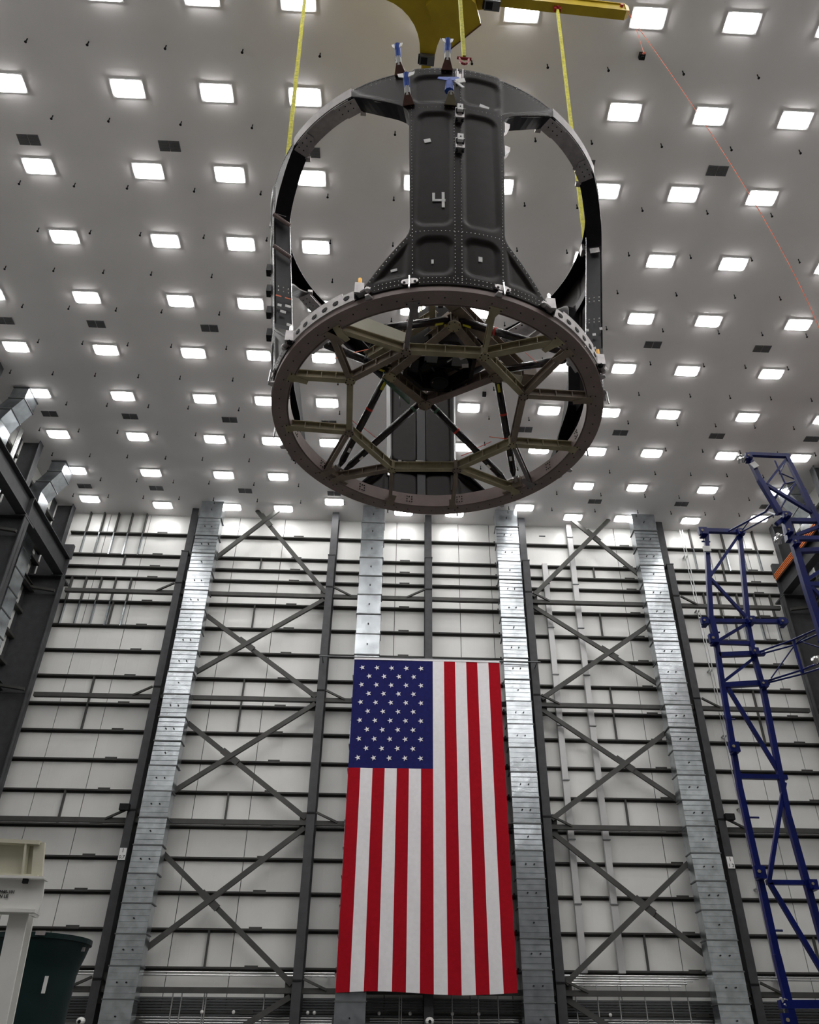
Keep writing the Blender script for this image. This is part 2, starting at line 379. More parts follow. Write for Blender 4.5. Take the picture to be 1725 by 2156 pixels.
# conduits on the wall, right of flag and elsewhere
def conduit(pts, r, label, group=None, m='conduit'):
    mb = MB().path(pts, r, 6); x, y, z0 = pts[0]
    for q in range(7): zz = z0 + (pts[-1][2] - z0) * (q + 0.5) / 7; mb.box(x - 0.05, x + 0.05, y, YB - 0.01, zz - 0.02, zz + 0.02)
    o = mb.build('conduit', m); return tag(o, label, 'pipe', group)
for x, lab in ((9.55, 'left of two grey vertical channels right of the flag'), (11.35, 'right of two grey vertical channels right of the flag')):
    t = empty('cable_channel', (x, 43.8, 0), lab + ' behind the braces', 'channel')
    MB().box(x - 0.16, x + 0.16, 43.52, 43.80, 6.1, 31.5 if x > 10 else 28.5).build('channel_body', 'channel', t)
    for z in (30.5, 27, 24, 21, 18, 15, 12, 9): MB().box(x - 0.2, x + 0.2, 43.47, 43.53, z, z + 0.06).build('strap', 'galv_flange', t)
for x, z0, z1, nm in ((18.75, 4, 31.4, 'thin white conduit running up the wall left of the blue frame'),):
    conduit([(x - 0.06, 43.6, z0), (x - 0.06, 43.6, z1)], 0.03, nm); conduit([(x + 0.1, 43.6, z0), (x + 0.1, 43.6, z1)], 0.03, nm.replace('thin white', 'second thin white'))
# horizontal conduit runs low on the wall
run = 0
for (a, b), side in (((-12.0, -4.0), 'left'), ((-3.5, -2.1), 'near'), ((8.5, 15.2), 'right'), ((-20, -13), 'far left'), ((17.5, 24.6), 'far right')):
    zs = (5.98, 5.86) if side != 'right' else (5.98, 5.88, 5.78, 5.68, 5.58)
    for k, z in enumerate(zs):
        tag(MB().tube((a, 43.45, z), (b - (k * 0.3 if side == 'right' else 0), 43.45, z), 0.035, 6).box(a + 0.3, a + 0.34, 43.45, 43.84, z - 0.02, z + 0.02).box(a + 1.0, a + 1.04, 43.45, 43.84, z - 0.02, z + 0.02).build('conduit', 'conduit'), 'thin silver conduit running level under the lowest clear girt', 'pipe', 'upper run of level conduits')
for k in range(6):
    for a, b in ((-12.0, -4.0), (-3.5, -2.1), (-0.4, 2.0), (2.4, 6.3), (8.5, 15.2)):
        z = 4.22 - k * 0.1
        tag(MB().tube((a, 43.4, z), (b, 43.4, z), 0.03, 6).build('conduit', 'conduit'), 'thin silver conduit in the bundle along the bottom of the wall', 'pipe', 'lower bundle of level conduits')
for x in (-11.2, -10.9, -9.3, -8.9, -7.9, -7.8, -5.2, 0.9, 1.0, 3.3, 4.5, 5.4, 9.0, 10.0, 11.0, 12.2, 13.4, 14.2):
    tag(MB().tube((x, 43.35, 0.5), (x, 43.35, 5.3 if x < 8 else 5.6), 0.03, 6).build('conduit', 'conduit'), 'thin upright conduit low on the back wall', 'pipe', 'upright conduits low on the wall')
for x in (-10.9, -7.9, -6.5, -3.2, -2.9, -0.0, 1.4, 3.3, 4.5, 7.3, 10.5):
    t = empty('wall_lamp', (x, 43.3, 4.42), 'tiny round white lamp in the row low on the back wall', 'lamp', 'row of small lamps low on the wall')
    MB().sphere((x, 43.3, 4.42), 0.08, 8, 6).build('globe', 'white', t); MB().tube((x, 43.3, 4.42), (x, 43.9, 4.42), 0.02).build('bracket', 'girt', t)
# dark ribbed band low on the wall
for (a, b) in ((-12.3, -4.0), (-3.5, 2.0), (2.4, 8.0), (8.5, 16.9), (-20, -13), (17.5, 24.7)):
    for k in range(9):
        z = 5.0 - k * 0.11
        MB().box(a, b, 43.82, 43.97, z - 0.035, z + 0.035).build('cladding_strip', 'galv_flange', wall_back)

# security cameras
for (px, py) in ((170, 2150), (905, 2150)):
    p = onY(px, py, 42.3)
    t = empty('dome_camera', p, 'white security camera on the ' + ('left wall column' if px < 500 else 'column below the flag'), 'camera')
    MB().sphere(p, 0.2, 10, 6, 0.8).build('housing', 'white', t); MB().tube(p + Vector((0, -0.16, -0.02)), p + Vector((0, -0.23, -0.04)), 0.07, 8).build('lens', 'black', t)
    MB().box(p.x - 0.06, p.x + 0.06, p.y + 0.15, 42.62, p.z - 0.05, p.z + 0.05).build('wall_arm', 'white', t)

# ------------------------------------------------------------------ flag
FY = 41.78
tl = onY(746, 1390, FY); tr = onY(1055, 1394, FY); bl = onY(707, 2091, FY); br = onY(1086, 2092, FY)
fx0, fx1 = (tl.x + bl.x) / 2, (tr.x + br.x) / 2; fz1, fz0 = (tl.z + tr.z) / 2, (bl.z + br.z) / 2
flag = empty('hanging_flag', ((fx0 + fx1) / 2, FY, fz0), 'huge flag with red and white stripes and starred blue corner hung on the back wall', 'flag')
FW_ = fx1 - fx0; FH = fz1 - fz0
def wave(x, z):
    u = (x - fx0) / FW_; v = (fz1 - z) / FH
    return 0.035 * math.sin(9 * u + 2 * v) * (0.3 + v) + 0.02 * math.sin(31 * u + 5 * v) * v + 0.012 * math.sin(40 * u - 26 * v) * (0.4 + v)
def cloth(x0, x1, z0, z1, y, nx, nz):
    m = MB(); vs = []; fs = []
    for s_ in (0, 1):
        for j in range(nz + 1):
            for i in range(nx + 1):
                x = x0 + (x1 - x0) * i / nx; z = z0 + (z1 - z0) * j / nz
                sag = 0.06 * math.sin(2.2 * PI * (x - fx0) / FW_) if abs(z - fz0) < 1e-6 else 0
                vs.append((x, y + wave(x, z) + 0.012 * s_, z + sag))
    N = (nx + 1) * (nz + 1)
    for j in range(nz):
        for i in range(nx):
            a = j * (nx + 1) + i; b = a + 1; c = b + nx + 1; d = a + nx + 1
            fs.append((a, b, c, d)); fs.append((N + a, N + d, N + c, N + b))
    return m.add(vs, fs)
sw = FW_ / 13; cz = fz1 - FH * 0.3765
for k in range(13):
    x0 = fx0 + k * sw; top = cz if k < 7 else fz1
    cloth(x0, x0 + sw, fz0, top, FY, 6, 40).build('red_stripe' if k % 2 == 0 else 'white_stripe', 'flag_r' if k % 2 == 0 else 'flag_w', flag, smooth=True, normals=False)
cloth(fx0, fx0 + 7 * sw, cz, fz1, FY, 28, 24).build('canton', 'flag_b', flag, smooth=True, normals=False)
for r in range(11):
    n = 5 if r % 2 == 0 else 4
    for c in range(n):
        x = fx0 + 7 * sw * ((0.105 + 0.1865 * c) if n == 5 else (0.198 + 0.1865 * c)) ; z = fz1 - (fz1 - cz) * (0.078 + 0.0835 * r)
        pts = []
        for q in range(10):
            rr = 0.155 if q % 2 == 0 else 0.062; a = PI + q * PI / 5 + 0.02
            pts.append((x + rr * math.cos(a), FY - 0.012 + wave(x, z), z + rr * math.sin(a)))
        MB().prism(pts, (0, -0.012, 0)).build('star', 'flag_w', flag)
MB().box(fx0, fx1, FY - 0.02, FY + 0.03, fz1, fz1 + 0.10).build('hem', 'flag_w', flag)
tag(MB().tube((-3.9, 41.8, fz1 + 0.16), (8.4, 41.8, fz1 + 0.10), 0.04, 8).tube((-3.72, 41.8, fz1 + 0.16), (-3.72, 42.6, fz1 + 0.16), 0.03).tube((8.2, 41.8, fz1 + 0.1), (8.2, 42.6, fz1 + 0.1), 0.03).build('flag_pole', 'galv_flange'), 'long thin horizontal pole carrying the flag', 'pole')

# ------------------------------------------------------------------ ceiling lamps
def rr(cx, cy, w, h, r, z):
    out = []
    for (sx, sy, a0) in ((1, 1, 0), (-1, 1, 90), (-1, -1, 180), (1, -1, 270)):
        for q in range(3):
            a = math.radians(a0 + 45 * q); out.append((cx + sx * (w / 2 - r) + r * math.cos(a), cy + sy * (h / 2 - r) + r * math.sin(a), z))
    return out
LX = [-19.04, -14.62, -10.29, -7.03, -3.77, 0.60, 3.86, 8.23, 11.51, 14.79, 19.17, 23.5]
LY = [12.71 + 3.338 * k for k in range(-8, 10)]
ORD = ['', 'first', 'second', 'third', 'fourth', 'fifth', 'sixth', 'seventh', 'eighth', 'ninth', 'tenth', 'eleventh', 'twelfth', 'thirteenth', 'fourteenth', 'fifteenth', 'sixteenth', 'seventeenth', 'eighteenth']
proto = None; tree = {}
for yi, y in enumerate(LY):
    for xi, x in enumerate(LX):
        yy = y
        if yi == len(LY) - 1 and xi in (4, 7): yy = 41.85
        if yi == len(LY) - 1 and xi in (0, 11): yy = 42.3
        vis = yy > 9
        rn = len(LY) - yi
        lab = f'white rectangular ceiling lamp, {ORD[rn]} row from the back wall, {ORD[xi + 1]} from the left wall'
        if proto is None:
            proto = empty('ceiling_lamp', (x, yy, ZC - 0.06), lab, 'lamp', 'grid of ceiling lamps')
            hz = MB(); hz.box(-0.60, 0.60, -0.35, 0.35, 0.0, 0.06)
            f = hz.build('housing', 'lampframe', proto, local=True)
            d = MB().prism(rr(0, 0, 1.09, 0.62, 0.13, -0.03), (0, 0, 0.03)).build('diffuser', 'diffuser', proto, local=True)
            tree[proto] = [f, d]
        else: copy_tree(proto, (x, yy, ZC - 0.06), label=lab, tree=tree)
# ------------------------------------------------------------------ ceiling vents
VX = [-19.0, -14.65, -9.22, -3.75, 1.7, 7.16, 12.55, 18.05, 23.5]
vp = None
for y in (18.28, 27.72, 34.4, 41.0):
    for vi, x in enumerate(VX):
        lab = f'grey two-panel ceiling grille, {dict(((18.28, "fourth"), (27.72, "third"), (34.4, "second"), (41.0, "first")))[y]} row from the back wall, {ORD[vi + 1]} from the left'
        if vp is None:
            vp = empty('ceiling_vent', (x, y, ZC - 0.03), lab, 'vent', 'grilles in the ceiling')
            a = MB().box(-0.41, -0.012, -0.22, 0.22, 0, 0.03).build('grille', 'vent', vp, local=True)
            b = MB().box(0.012, 0.41, -0.22, 0.22, 0, 0.03).build('grille', 'vent', vp, local=True)
            sl = MB()
            for q in range(9): sl.box(-0.39, -0.03, -0.20 + q * 0.048, -0.185 + q * 0.048, -0.012, 0.0); sl.box(0.03, 0.39, -0.20 + q * 0.048, -0.185 + q * 0.048, -0.012, 0.0)
            c = sl.build('louvre', 'galv_flange', vp, local=True); tree[vp] = [a, b, c]
        else: copy_tree(vp, (x, y, ZC - 0.03), label=lab, tree=tree)
# ------------------------------------------------------------------ sprinkler heads
SX = [-19.9, -17.75, -15.6, -13.4, -11.27, -8.56, -5.86, -3.12, -0.4, 2.3, 5.03, 7.23, 9.97, 12.72, 15.46, 17.6, 19.8, 22.0, 24.2]
SY = [11.6, 14.45, 17.25, 20.1, 22.35, 24.45, 26.65, 28.87, 31.1, 33.38, 35.6, 37.8, 40.1, 41.82]
sp = None
for y in SY:
    for x in SX:
        if sp is None:
            sp = empty('sprinkler_head', (x, y, ZC - 0.24), 'tiny dark sprinkler head hanging from the ceiling', 'sprinkler', 'sprinkler heads in the ceiling grid')
            a = MB().tube((0, 0, 0.05), (0, 0, 0.24), 0.022, 6).build('drop_pipe', 'black', sp, local=True)
            b = MB().tube((0, 0, 0.0), (0, 0, 0.05), 0.05, 8, 0.035).build('deflector', 'black', sp, local=True); tree[sp] = [a, b]
        else: copy_tree(sp, (x, y, ZC - 0.24), tree=tree)
for px, py, lab in ((1352, 118, 'small tag hanging from the ceiling near the top of the picture'), (1020, 830, 'small black sensor hanging from the ceiling right of the cage centre')):
    p = onZ(px, py, ZC - 0.1); tag(MB().box(p.x - 0.1, p.x + 0.1, p.y - 0.1, p.y + 0.1, ZC - 0.2, ZC - 0.001).tube((p.x, p.y, ZC - 0.25), (p.x, p.y, ZC - 0.2), 0.06).build('ceiling_sensor', 'black'), lab, 'sensor')

# ------------------------------------------------------------------ side walls: stepped columns, runway beams, ducts
for sgn, X0, nm in ((-1, XL, 'left'), (1, XR, 'right')):
    xi = X0 - sgn * 2.0; xu = X0 - sgn * 1.05
    for k, y in enumerate((42.6, 36.4, 30.2, 24.0)):
        if nm == 'right' and k > 2: continue
        o = ['corner', 'second', 'third', 'fourth'][k]
        t = empty('steel_column', (X0 - sgn * 1.0, y, 0), f'massive stepped dark steel column, {o} along the {nm} wall', 'column')
        mb = MB(); mb.box(min(xi, xi + sgn * 0.05), max(xi, xi + sgn * 0.05), y - 0.3, y + 0.3, 0, 26.0)
        mb.box(min(X0, xi), max(X0, xi), y - 0.015, y + 0.015, 0, 26.0); mb.box(min(X0, X0 - sgn * 0.05), max(X0, X0 - sgn * 0.05), y - 0.3, y + 0.3, 0, ZC)
        mb.build('lower_shaft', 'steel', t)
        MB().box(min(xu, xu + sgn * 0.04), max(xu, xu + sgn * 0.04), y + 0.35, y + 0.85, 26.0, ZC).box(min(X0, xu), max(X0, xu), y + 0.585, y + 0.615, 26.0, ZC).build('upper_shaft', 'steel', t)
        MB().box(min(X0, xi) - 0.02, max(X0, xi) + 0.02, y - 0.35, y + 0.9, 25.95, 26.05).build('bearing_plate', 'steel', t)
        for z in (24.9, 18.9, 12.5):
            MB().bar((xi + sgn * 0.1, y - 0.45, z), (X0 - sgn * 0.4, y - 0.5, z + 0.2), 0.18, 0.14).build('stay', 'girt', t)
            MB().box(min(X0, xi), max(X0, xi), y - 0.03, y - 0.015, z - 0.05, z + 0.05).build('stiffener', 'steel', t)
    xb = xi + sgn * 0.25
    t = empty('runway_beam', (xb, 30, 26.1), f'long crane runway girder along the {nm} wall', 'beam')
    MB().ibeam((xb, 8, 26.72), (xb, 42.7, 26.72), 0.55, 1.30, 0.05, (0, 0, 1)).build('girder', 'steel', t)
    MB().box(xb - 0.05, xb + 0.05, 8, 42.5, 27.37, 27.47).build('crane_rail', 'girt', t)
    for y in (42.6, 36.4, 30.2): MB().box(xb - 0.27, xb + 0.27, y - 0.03, y + 0.03, 26.1, 27.35).build('bearing_stiffener', 'steel', t)
    tag(MB().box(xb - 0.3, xb + 0.3, 42.5, 42.75, 27.38, 28.3).build('end_stop', 'steel'), f'grey end stop block on the {nm} runway girder', 'block')
    for k, z in enumerate((24.9, 18.9, 12.5)):
        t2 = empty('wall_beam', (X0 - sgn * 0.5, 30, z), f'{["upper", "middle", "lower"][k]} level beam along the {nm} wall', 'beam')
        MB().ibeam((X0 - sgn * 0.45, 12, z + 0.25), (X0 - sgn * 0.45, 42.6, z + 0.25), 0.25, 0.3, 0.03, (0, 0, 1)).build('beam_section', 'girt', t2)
    if nm == 'right':
        t3 = empty('conductor_rail', (xb - 0.35, 30, 27.3), 'orange power rail running along the right runway girder', 'rail')
        for q in range(4): MB().box(xb - 0.38, xb - 0.33, 10, 42.5, 27.10 + q * 0.12, 27.15 + q * 0.12).build('conductor_bar', 'orange', t3)
        MB().box(xb - 0.33, xb - 0.27, 10, 42.5, 27.05, 27.55).build('backing_strip', 'rust', t3)
    # ducts with elbows
    for k, y in enumerate((39.1, 32.9)):
        lab = f'galvanised duct bending to the ceiling, {["nearer", "farther"][k]} from the corner on the {nm} wall'
        t = empty('air_duct', (X0 - sgn * 0.6, y, 0), lab, 'duct', None)
        y0, y1 = y - 0.62, y + 0.62
        xa, xc = X0 - sgn * 0.35, X0 - sgn * 1.15
        z = 29.3
        while z > 2:
            MB().box(min(xa, xc), max(xa, xc), y0, y1, z - 1.23, z - 0.02).build('duct_section', 'galv', t)
            MB().box(min(xa, xc) - 0.03, max(xa, xc) + 0.03, y0 - 0.04, y1 + 0.04, z - 1.27, z - 1.21).build('joint_flange', 'galv_flange', t); z -= 1.25
        e = -sgn * 0.9
        for (p, q, s1, s2) in ((29.3, 30.0, 0.0, e * 0.35), (30.0, 30.75, e * 0.35, e * 0.85), (30.75, 31.5, e * 0.85, e * 0.9)):
            pts = [(xa + s1, y0, p), (xc + s1, y0, p), (xc + s1, y1, p), (xa + s1, y1, p), (xa + s2, y0, q), (xc + s2, y0, q), (xc + s2, y1, q), (xa + s2, y1, q)]
            MB().hexa([Vector(v) for v in pts]).build('elbow_section', 'galv', t)
            MB().box(min(xa + s2, xc + s2) - 0.03, max(xa + s2, xc + s2) + 0.03, y0 - 0.04, y1 + 0.04, q - 0.03, q + 0.02).build('joint_flange', 'galv_flange', t)
    for k, y in enumerate((40.6, 35.4, 34.0)):
        if nm == 'right' and k: continue
        for q in range(4):
            tag(MB().tube((X0 - sgn * 0.45, y + q * 0.11, 8), (X0 - sgn * 0.45, y + q * 0.11, 31.5), 0.04, 6).build('conduit', 'conduit'), f'upright silver conduit in a bundle on the {nm} wall', 'pipe', f'upright conduits on the {nm} wall')

# ================================================================== the hoisted cage
CC = Vector((0.693, 10.605, 10.98)); CA = math.radians(-87)
cage = empty('cage_frame', CC, 'dark drum-shaped composite cage numbered 4 hoisted on yellow slings, with a spoked ring below', 'aerospace structure', rz=CA)
def cl(p):                                            # world point -> cage coordinates
    v = Vector(p) - CC; c, s = math.cos(-CA), math.sin(-CA); return Vector((v.x * c - v.y * s, v.x * s + v.y * c, v.z))
def cr(z): return 2.828 + 0.115 * z
def cp(th, z, off=0.0):
    a = math.radians(th); r = cr(z) + off; return Vector((r * math.cos(a), r * math.sin(a), z))
def lerp(tab, z):
    for (a, va), (b, vb) in zip(tab[:-1], tab[1:]):
        if z <= b: return va + (vb - va) * (z - a) / (b - a)
    return tab[-1][1]
WT = [(0.10, 32.0), (1.16, 14.9), (1.28, 14.3), (4.05, 14.3), (4.18, 15.2), (4.34, 18.4), (4.56, 24.0), (4.80, 29.0), (4.99, 33.0), (5.22, 35.5)]
def hw(z): return lerp(WT, z)
def sm(x, e): t = max(0.0, min(1.0, x / e)); return t * t * (3 - 2 * t)
def rrect(u, v, u0, u1, v0, v1, r=0.16):              # signed distance, negative inside
    dx = max(u0 + r - u, u - (u1 - r)); dy = max(v0 + r - v, v - (v1 - r))
    if dx > 0 and dy > 0: return math.hypot(dx, dy) - r
    return max(dx, dy) - r
def pads(th, z):
    "recessed pads pressed into the panel skin"
    u = abs(math.radians(th)) * cr(z)
    d = min(rrect(u, z, 0.10, 0.66, 1.36, 3.98), rrect(u, z, 0.10, 0.62, 0.34, 1.06), rrect(u, z, 0.10, 0.76, 4.30, 4.98))
    e0, e1 = 0.78, 0.86
    # lower triangular pad
    hwid = math.radians(hw(z)) * cr(z)
    d = min(d, max(0.80 - u, 0.36 - z, (u - hwid) + 0.17))
    # upper triangular pad
    d = min(d, max(0.90 - u, z - 4.96, (u - hwid) + 0.14, 4.42 - z))
    return -0.035 * sm(-d + 0.05, 0.10)
def panel_mesh():
    m = MB(); nx, nz = 96, 150; rows = []
    zs = [0.10 + (5.215 - 0.10) * j / nz for j in range(nz + 1)]
    vs = []
    for s_ in (0, 1):
        for z in zs:
            h = hw(z)
            for i in range(nx + 1):
                th = h * (-1 + 2 * i / nx); vs.append(cp(th, z, pads(th, z) - 0.03 * s_))
    N = (nx + 1) * (nz + 1); fs = []
    for j in range(nz):
        for i in range(nx):
            a = j * (nx + 1) + i; b = a + 1; c = b + nx + 1; d = a + nx + 1
            fs.append((a, b, c, d)); fs.append((N + a, N + d, N + c, N + b))
    for j in range(nz):
        a = j * (nx + 1); d = a + nx + 1; fs.append((a, d, N + d, N + a)); a += nx; d += nx; fs.append((a, N + a, N + d, d))
    for i in range(nx):
        fs.append((i, N + i, N + i + 1, i + 1)); a = nz * (nx + 1) + i; fs.append((a, a + 1, N + a + 1, N + a))
    return m.add(vs, fs)
R90 = lambda k: {'rotation_euler': (0, 0, k * PI / 2)}
pan = panel_mesh().build('side_panel', 'composite', cage, smooth=True, local=True, normals=False)
panels = [pan] + [copy_part(pan, cage, **R90(k)) for k in (1, 2, 3)]
pan['label'] = 'panel facing the camera with a white figure 4'
# flanges around the four openings
def strip(path, d0, t, m=None):
    "path of (theta, z, depth) turned into a thin sheet standing inward from the skin"
    m = m or MB(); vs = []
    n = len(path)
    for i, (th, z, dep) in enumerate(path):
        a = path[max(0, i - 1)]; b = path[min(n - 1, i + 1)]
        du = math.radians(b[0] - a[0]) * cr(z); dz = b[1] - a[1]; L = math.hypot(du, dz) or 1
        nu, nz_ = dz / L * t, -du / L * t
        th2 = th + math.degrees(nu / cr(z)); z2 = z + nz_
        vs += [cp(th, z, d0), cp(th, z, d0 - dep), cp(th2, z2, d0 - dep), cp(th2, z2, d0)]
    fs = []
    for i in range(n - 1):
        a = 4 * i; b = a + 4
        fs += [(a, b, b + 1, a + 1), (a + 1, b + 1, b + 2, a + 2), (a + 2, b + 2, b + 3, a + 3), (a + 3, b + 3, b, a)]
    fs += [(0, 1, 2, 3), (4 * n - 1, 4 * n - 2, 4 * n - 3, 4 * n - 4)]
    return m.add(vs, fs)
left = [(hw(z), z, 0.10 + 0.20 * sm(z - 0.1, 0.7)) for z in [0.12 + 0.1 * i for i in range(49)] if z < 4.97]
arc = [(33 + i * 2.0, 4.99, 0.30) for i in range(13)]
right = [(90 - th, z, d) for th, z, d in left[::-1]]
fl = strip(left + arc + right, 0.0, -0.03).build('opening_flange', 'composite_in', cage, local=True)
flanges = [fl] + [copy_part(fl, cage, **R90(k)) for k in (1, 2, 3)]
# upper ring: thin outer band and top plate over each opening
ub = MB()
def band(m, t0, t1, z0, z1, r0, r1, n):
    "curved box between two angles; r0, r1 are offsets from the skin"
    vs = []
    for i in range(n + 1):
        th = t0 + (t1 - t0) * i / n
        vs += [cp(th, z0, r0), cp(th, z0, r1), cp(th, z1, r1), cp(th, z1, r0)]
    fs = [(0, 1, 2, 3), (4 * n + 3, 4 * n + 2, 4 * n + 1, 4 * n)]
    for i in range(n):
        a = 4 * i; b = a + 4; fs += [(a, b, b + 1, a + 1), (a + 1, b + 1, b + 2, a + 2), (a + 2, b + 2, b + 3, a + 3), (a + 3, b + 3, b, a)]
    return m.add(vs, fs)
seg = band(MB(), 32.5, 57.5, 4.98, 5.215, -0.03, 0.004, 14).build('upper_ring_band', 'ring_up', cage, local=True)
for k in (1, 2, 3): copy_part(seg, cage, **R90(k))
top = band(MB(), -45, 45, 5.19, 5.215, -0.32, -0.03, 40).build('upper_ring_plate', 'composite_in', cage, local=True)
for k in (1, 2, 3): copy_part(top, cage, **R90(k))
# splice plates on the underside of the upper ring, with bolts
for k in range(4):
    m = band(MB(), 34 + 90 * k, 56 + 90 * k, 4.955, 4.985, -0.29, -0.01, 14)
    p = m.build('splice_plate', 'alu', cage, local=True)
    for a in (34.5, 55.5):
        th = a + 90 * k
        q = MB().prism([cp(th - 4.5, 4.95, -0.02), cp(th + 4.5, 4.95, -0.02), cp(th + 4.8, 4.95, -0.16), cp(th + 2.2, 4.95, -0.30), cp(th - 2.2, 4.95, -0.30), cp(th - 4.8, 4.95, -0.16)], (0, 0, -0.02))
        q.build('end_plate', 'alu', p, local=True)
        b = MB()
        for u in (-3.2, -1, 1, 3.2):
            for r_ in (-0.07, -0.17): c = cp(th + u, 4.93, r_); b.tube(c, c - Vector((0, 0, 0.012)), 0.011, 6)
        tag(b.build('bolts', 'black', p, local=True), kind='stuff')
        c0 = cp(th + (3 if a > 45 else -3), 4.93, -0.33); MB().box(c0.x - 0.04, c0.x + 0.04, c0.y - 0.05, c0.y + 0.05, c0.z - 0.02, c0.z + 0.05).build('lug', 'alu', p, local=True)
# inner stiffeners of each panel
for k in range(4):
    band(MB(), -1.7 + 90 * k, 1.7 + 90 * k, 0.35, 4.95, -0.075, -0.03, 3).build('inner_spine', 'composite_in', cage, local=True)
    for z0, z1, hwid in ((1.08, 1.30, 14), (3.98, 4.25, 14), (0.30, 0.36, 26)):
        band(MB(), -hwid + 90 * k, hwid + 90 * k, z0, z1, -0.13, -0.03, 12).build('inner_frame', 'composite_in', cage, local=True)
    for sg in (-1, 1):
        band(MB(), 90 * k + sg * 12.2, 90 * k + sg * 13.6, 0.6, 4.2, -0.06, -0.03, 2).build('inner_doubler', 'composite', cage, local=True)
# rivets on the outer skin
rv = MB()
def rivet(th, z, r=0.0075, off=0.0):
    if z > 1.6: r = 0.0048
    c = cp(th, z, pads(th % 90 if th % 90 < 45 else (th % 90) - 90, z) + off); n = Vector((c.x, c.y, 0)).normalized(); rv.tube(c - n * 0.004, c + n * 0.006, r, 5)
for k in range(4):
    rv = MB(); b = 90 * k
    z = 0.22
    while z < 5.1:
        for u in (-1.0, 1.0): rivet(b + u, z)
        for u in (-13.55, 13.55):
            if 0.3 < z < 4.2: rivet(b + u, z)
        z += 0.075
    for zz in (0.17, 0.25):
        u = -29
        while u < 29: rivet(b + u, zz); u += 1.25
    u = -12.5
    while u < 12.6:
        for zz in (1.21, 4.14): rivet(b + u, zz)
        u += 1.25
    z = 0.3
    while z < 1.2:
        for sg in (-1, 1): rivet(b + sg * (hw(z) - 1.0), z)
        z += 0.065
    u = -32
    while u < 33:
        for zz in (5.1, 5.17): rivet(b + u, zz)
        u += 1.5
    tag(rv.build('rivets', 'rivet', panels[k], local=True), kind='stuff')
    if k: bpy.data.objects[-1] if False else None
for k in (1, 2, 3):
    for c in kids(panels[k]): c.rotation_euler = (0, 0, -k * PI / 2)
# white figure 4 and labels on the facing panel
def onskin(th, z, off=0.012):
    c = cp(th, z, pads(th, z) + off); a = math.radians(th); n = Vector((math.cos(a), math.sin(a), -0.114)).normalized(); r = Vector((-math.sin(a), math.cos(a), 0)); u = r.cross(n) * -1
    return c, r, n.cross(r), n
def patch(name, m, th, z, w_, h_, parent, rot=0.0, t=0.006, off=0.006, label=None):
    c, r, u, n = onskin(th, z, off); ca, sa = math.cos(rot), math.sin(rot); r2 = r * ca + u * sa; u2 = u * ca - r * sa
    o = MB().prism([c - r2 * w_ / 2 - u2 * h_ / 2, c + r2 * w_ / 2 - u2 * h_ / 2, c + r2 * w_ / 2 + u2 * h_ / 2, c - r2 * w_ / 2 + u2 * h_ / 2], n * t).build(name, m, parent, local=True)
    if label: o['label'] = label
    return o
c, r, u, n = onskin(-5.6, 1.93, 0.012)
f4 = MB()
def stroke(a, b, w_):
    A = c + r * a[0] + u * a[1]; B = c + r * b[0] + u * b[1]; f4.bar(A, B, w_, 0.012, n)
stroke((-0.085, 0.135), (-0.085, -0.045), 0.042); stroke((-0.106, -0.03), (0.10, -0.03), 0.042); stroke((0.065, 0.15), (0.065, -0.19), 0.045)
f4.build('figure_four', 'paper', pan, local=True)
for th, z, w_, h_, rt in ((-8.9, 3.32, 0.11, 0.09, 0.2), (8.2, 4.30, 0.17, 0.08, -0.25), (-19.3, 0.51, 0.10, 0.05, 0.08), (-7.7, 0.6, 0.035, 0.08, 0), (6.7, 0.72, 0.06, 0.10, 0)):
    patch('label_sticker', 'paper', th, z, w_, h_, pan, rt)
# clamps along the centre seam
for z in (3.9, 3.14):
    c, r, u, n = onskin(0.5, z, 0.0)
    cmp_ = MB().bar(c - u * 0.13 + n * 0.05, c + u * 0.11 + n * 0.05, 0.15, 0.10, n).build('seam_clamp', 'alu', cage, local=True)
    for sg in (-1, 1): MB().tube(c + r * 0.05 * sg - u * 0.16 + n * 0.04, c + r * 0.05 * sg + u * 0.05 + n * 0.12, 0.022, 8).build('clamp_pin', 'black', cmp_, local=True)
    MB().bar(c - u * 0.02 + n * 0.14, c + u * 0.14 + n * 0.13, 0.095, 0.05, n).build('clamp_plate', 'paper', cmp_, local=True)
    MB().tube(c + u * 0.06 + n * 0.155, c + u * 0.06 + n * 0.17, 0.012, 6).build('screw', 'black', cmp_, local=True)
c, r, u, n = onskin(0.6, 4.91, 0.0)
ch = MB().bar(c - u * 0.13 + n * 0.06 - r * 0.05, c + u * 0.13 + n * 0.06 - r * 0.05, 0.02, 0.12, n).bar(c - u * 0.13 + n * 0.06 + r * 0.05, c + u * 0.13 + n * 0.06 + r * 0.05, 0.02, 0.12, n).bar(c - u * 0.13 + n * 0.02, c + u * 0.13 + n * 0.02, 0.12, 0.02, n).build('lifting_lug', 'alu', cage, local=True)
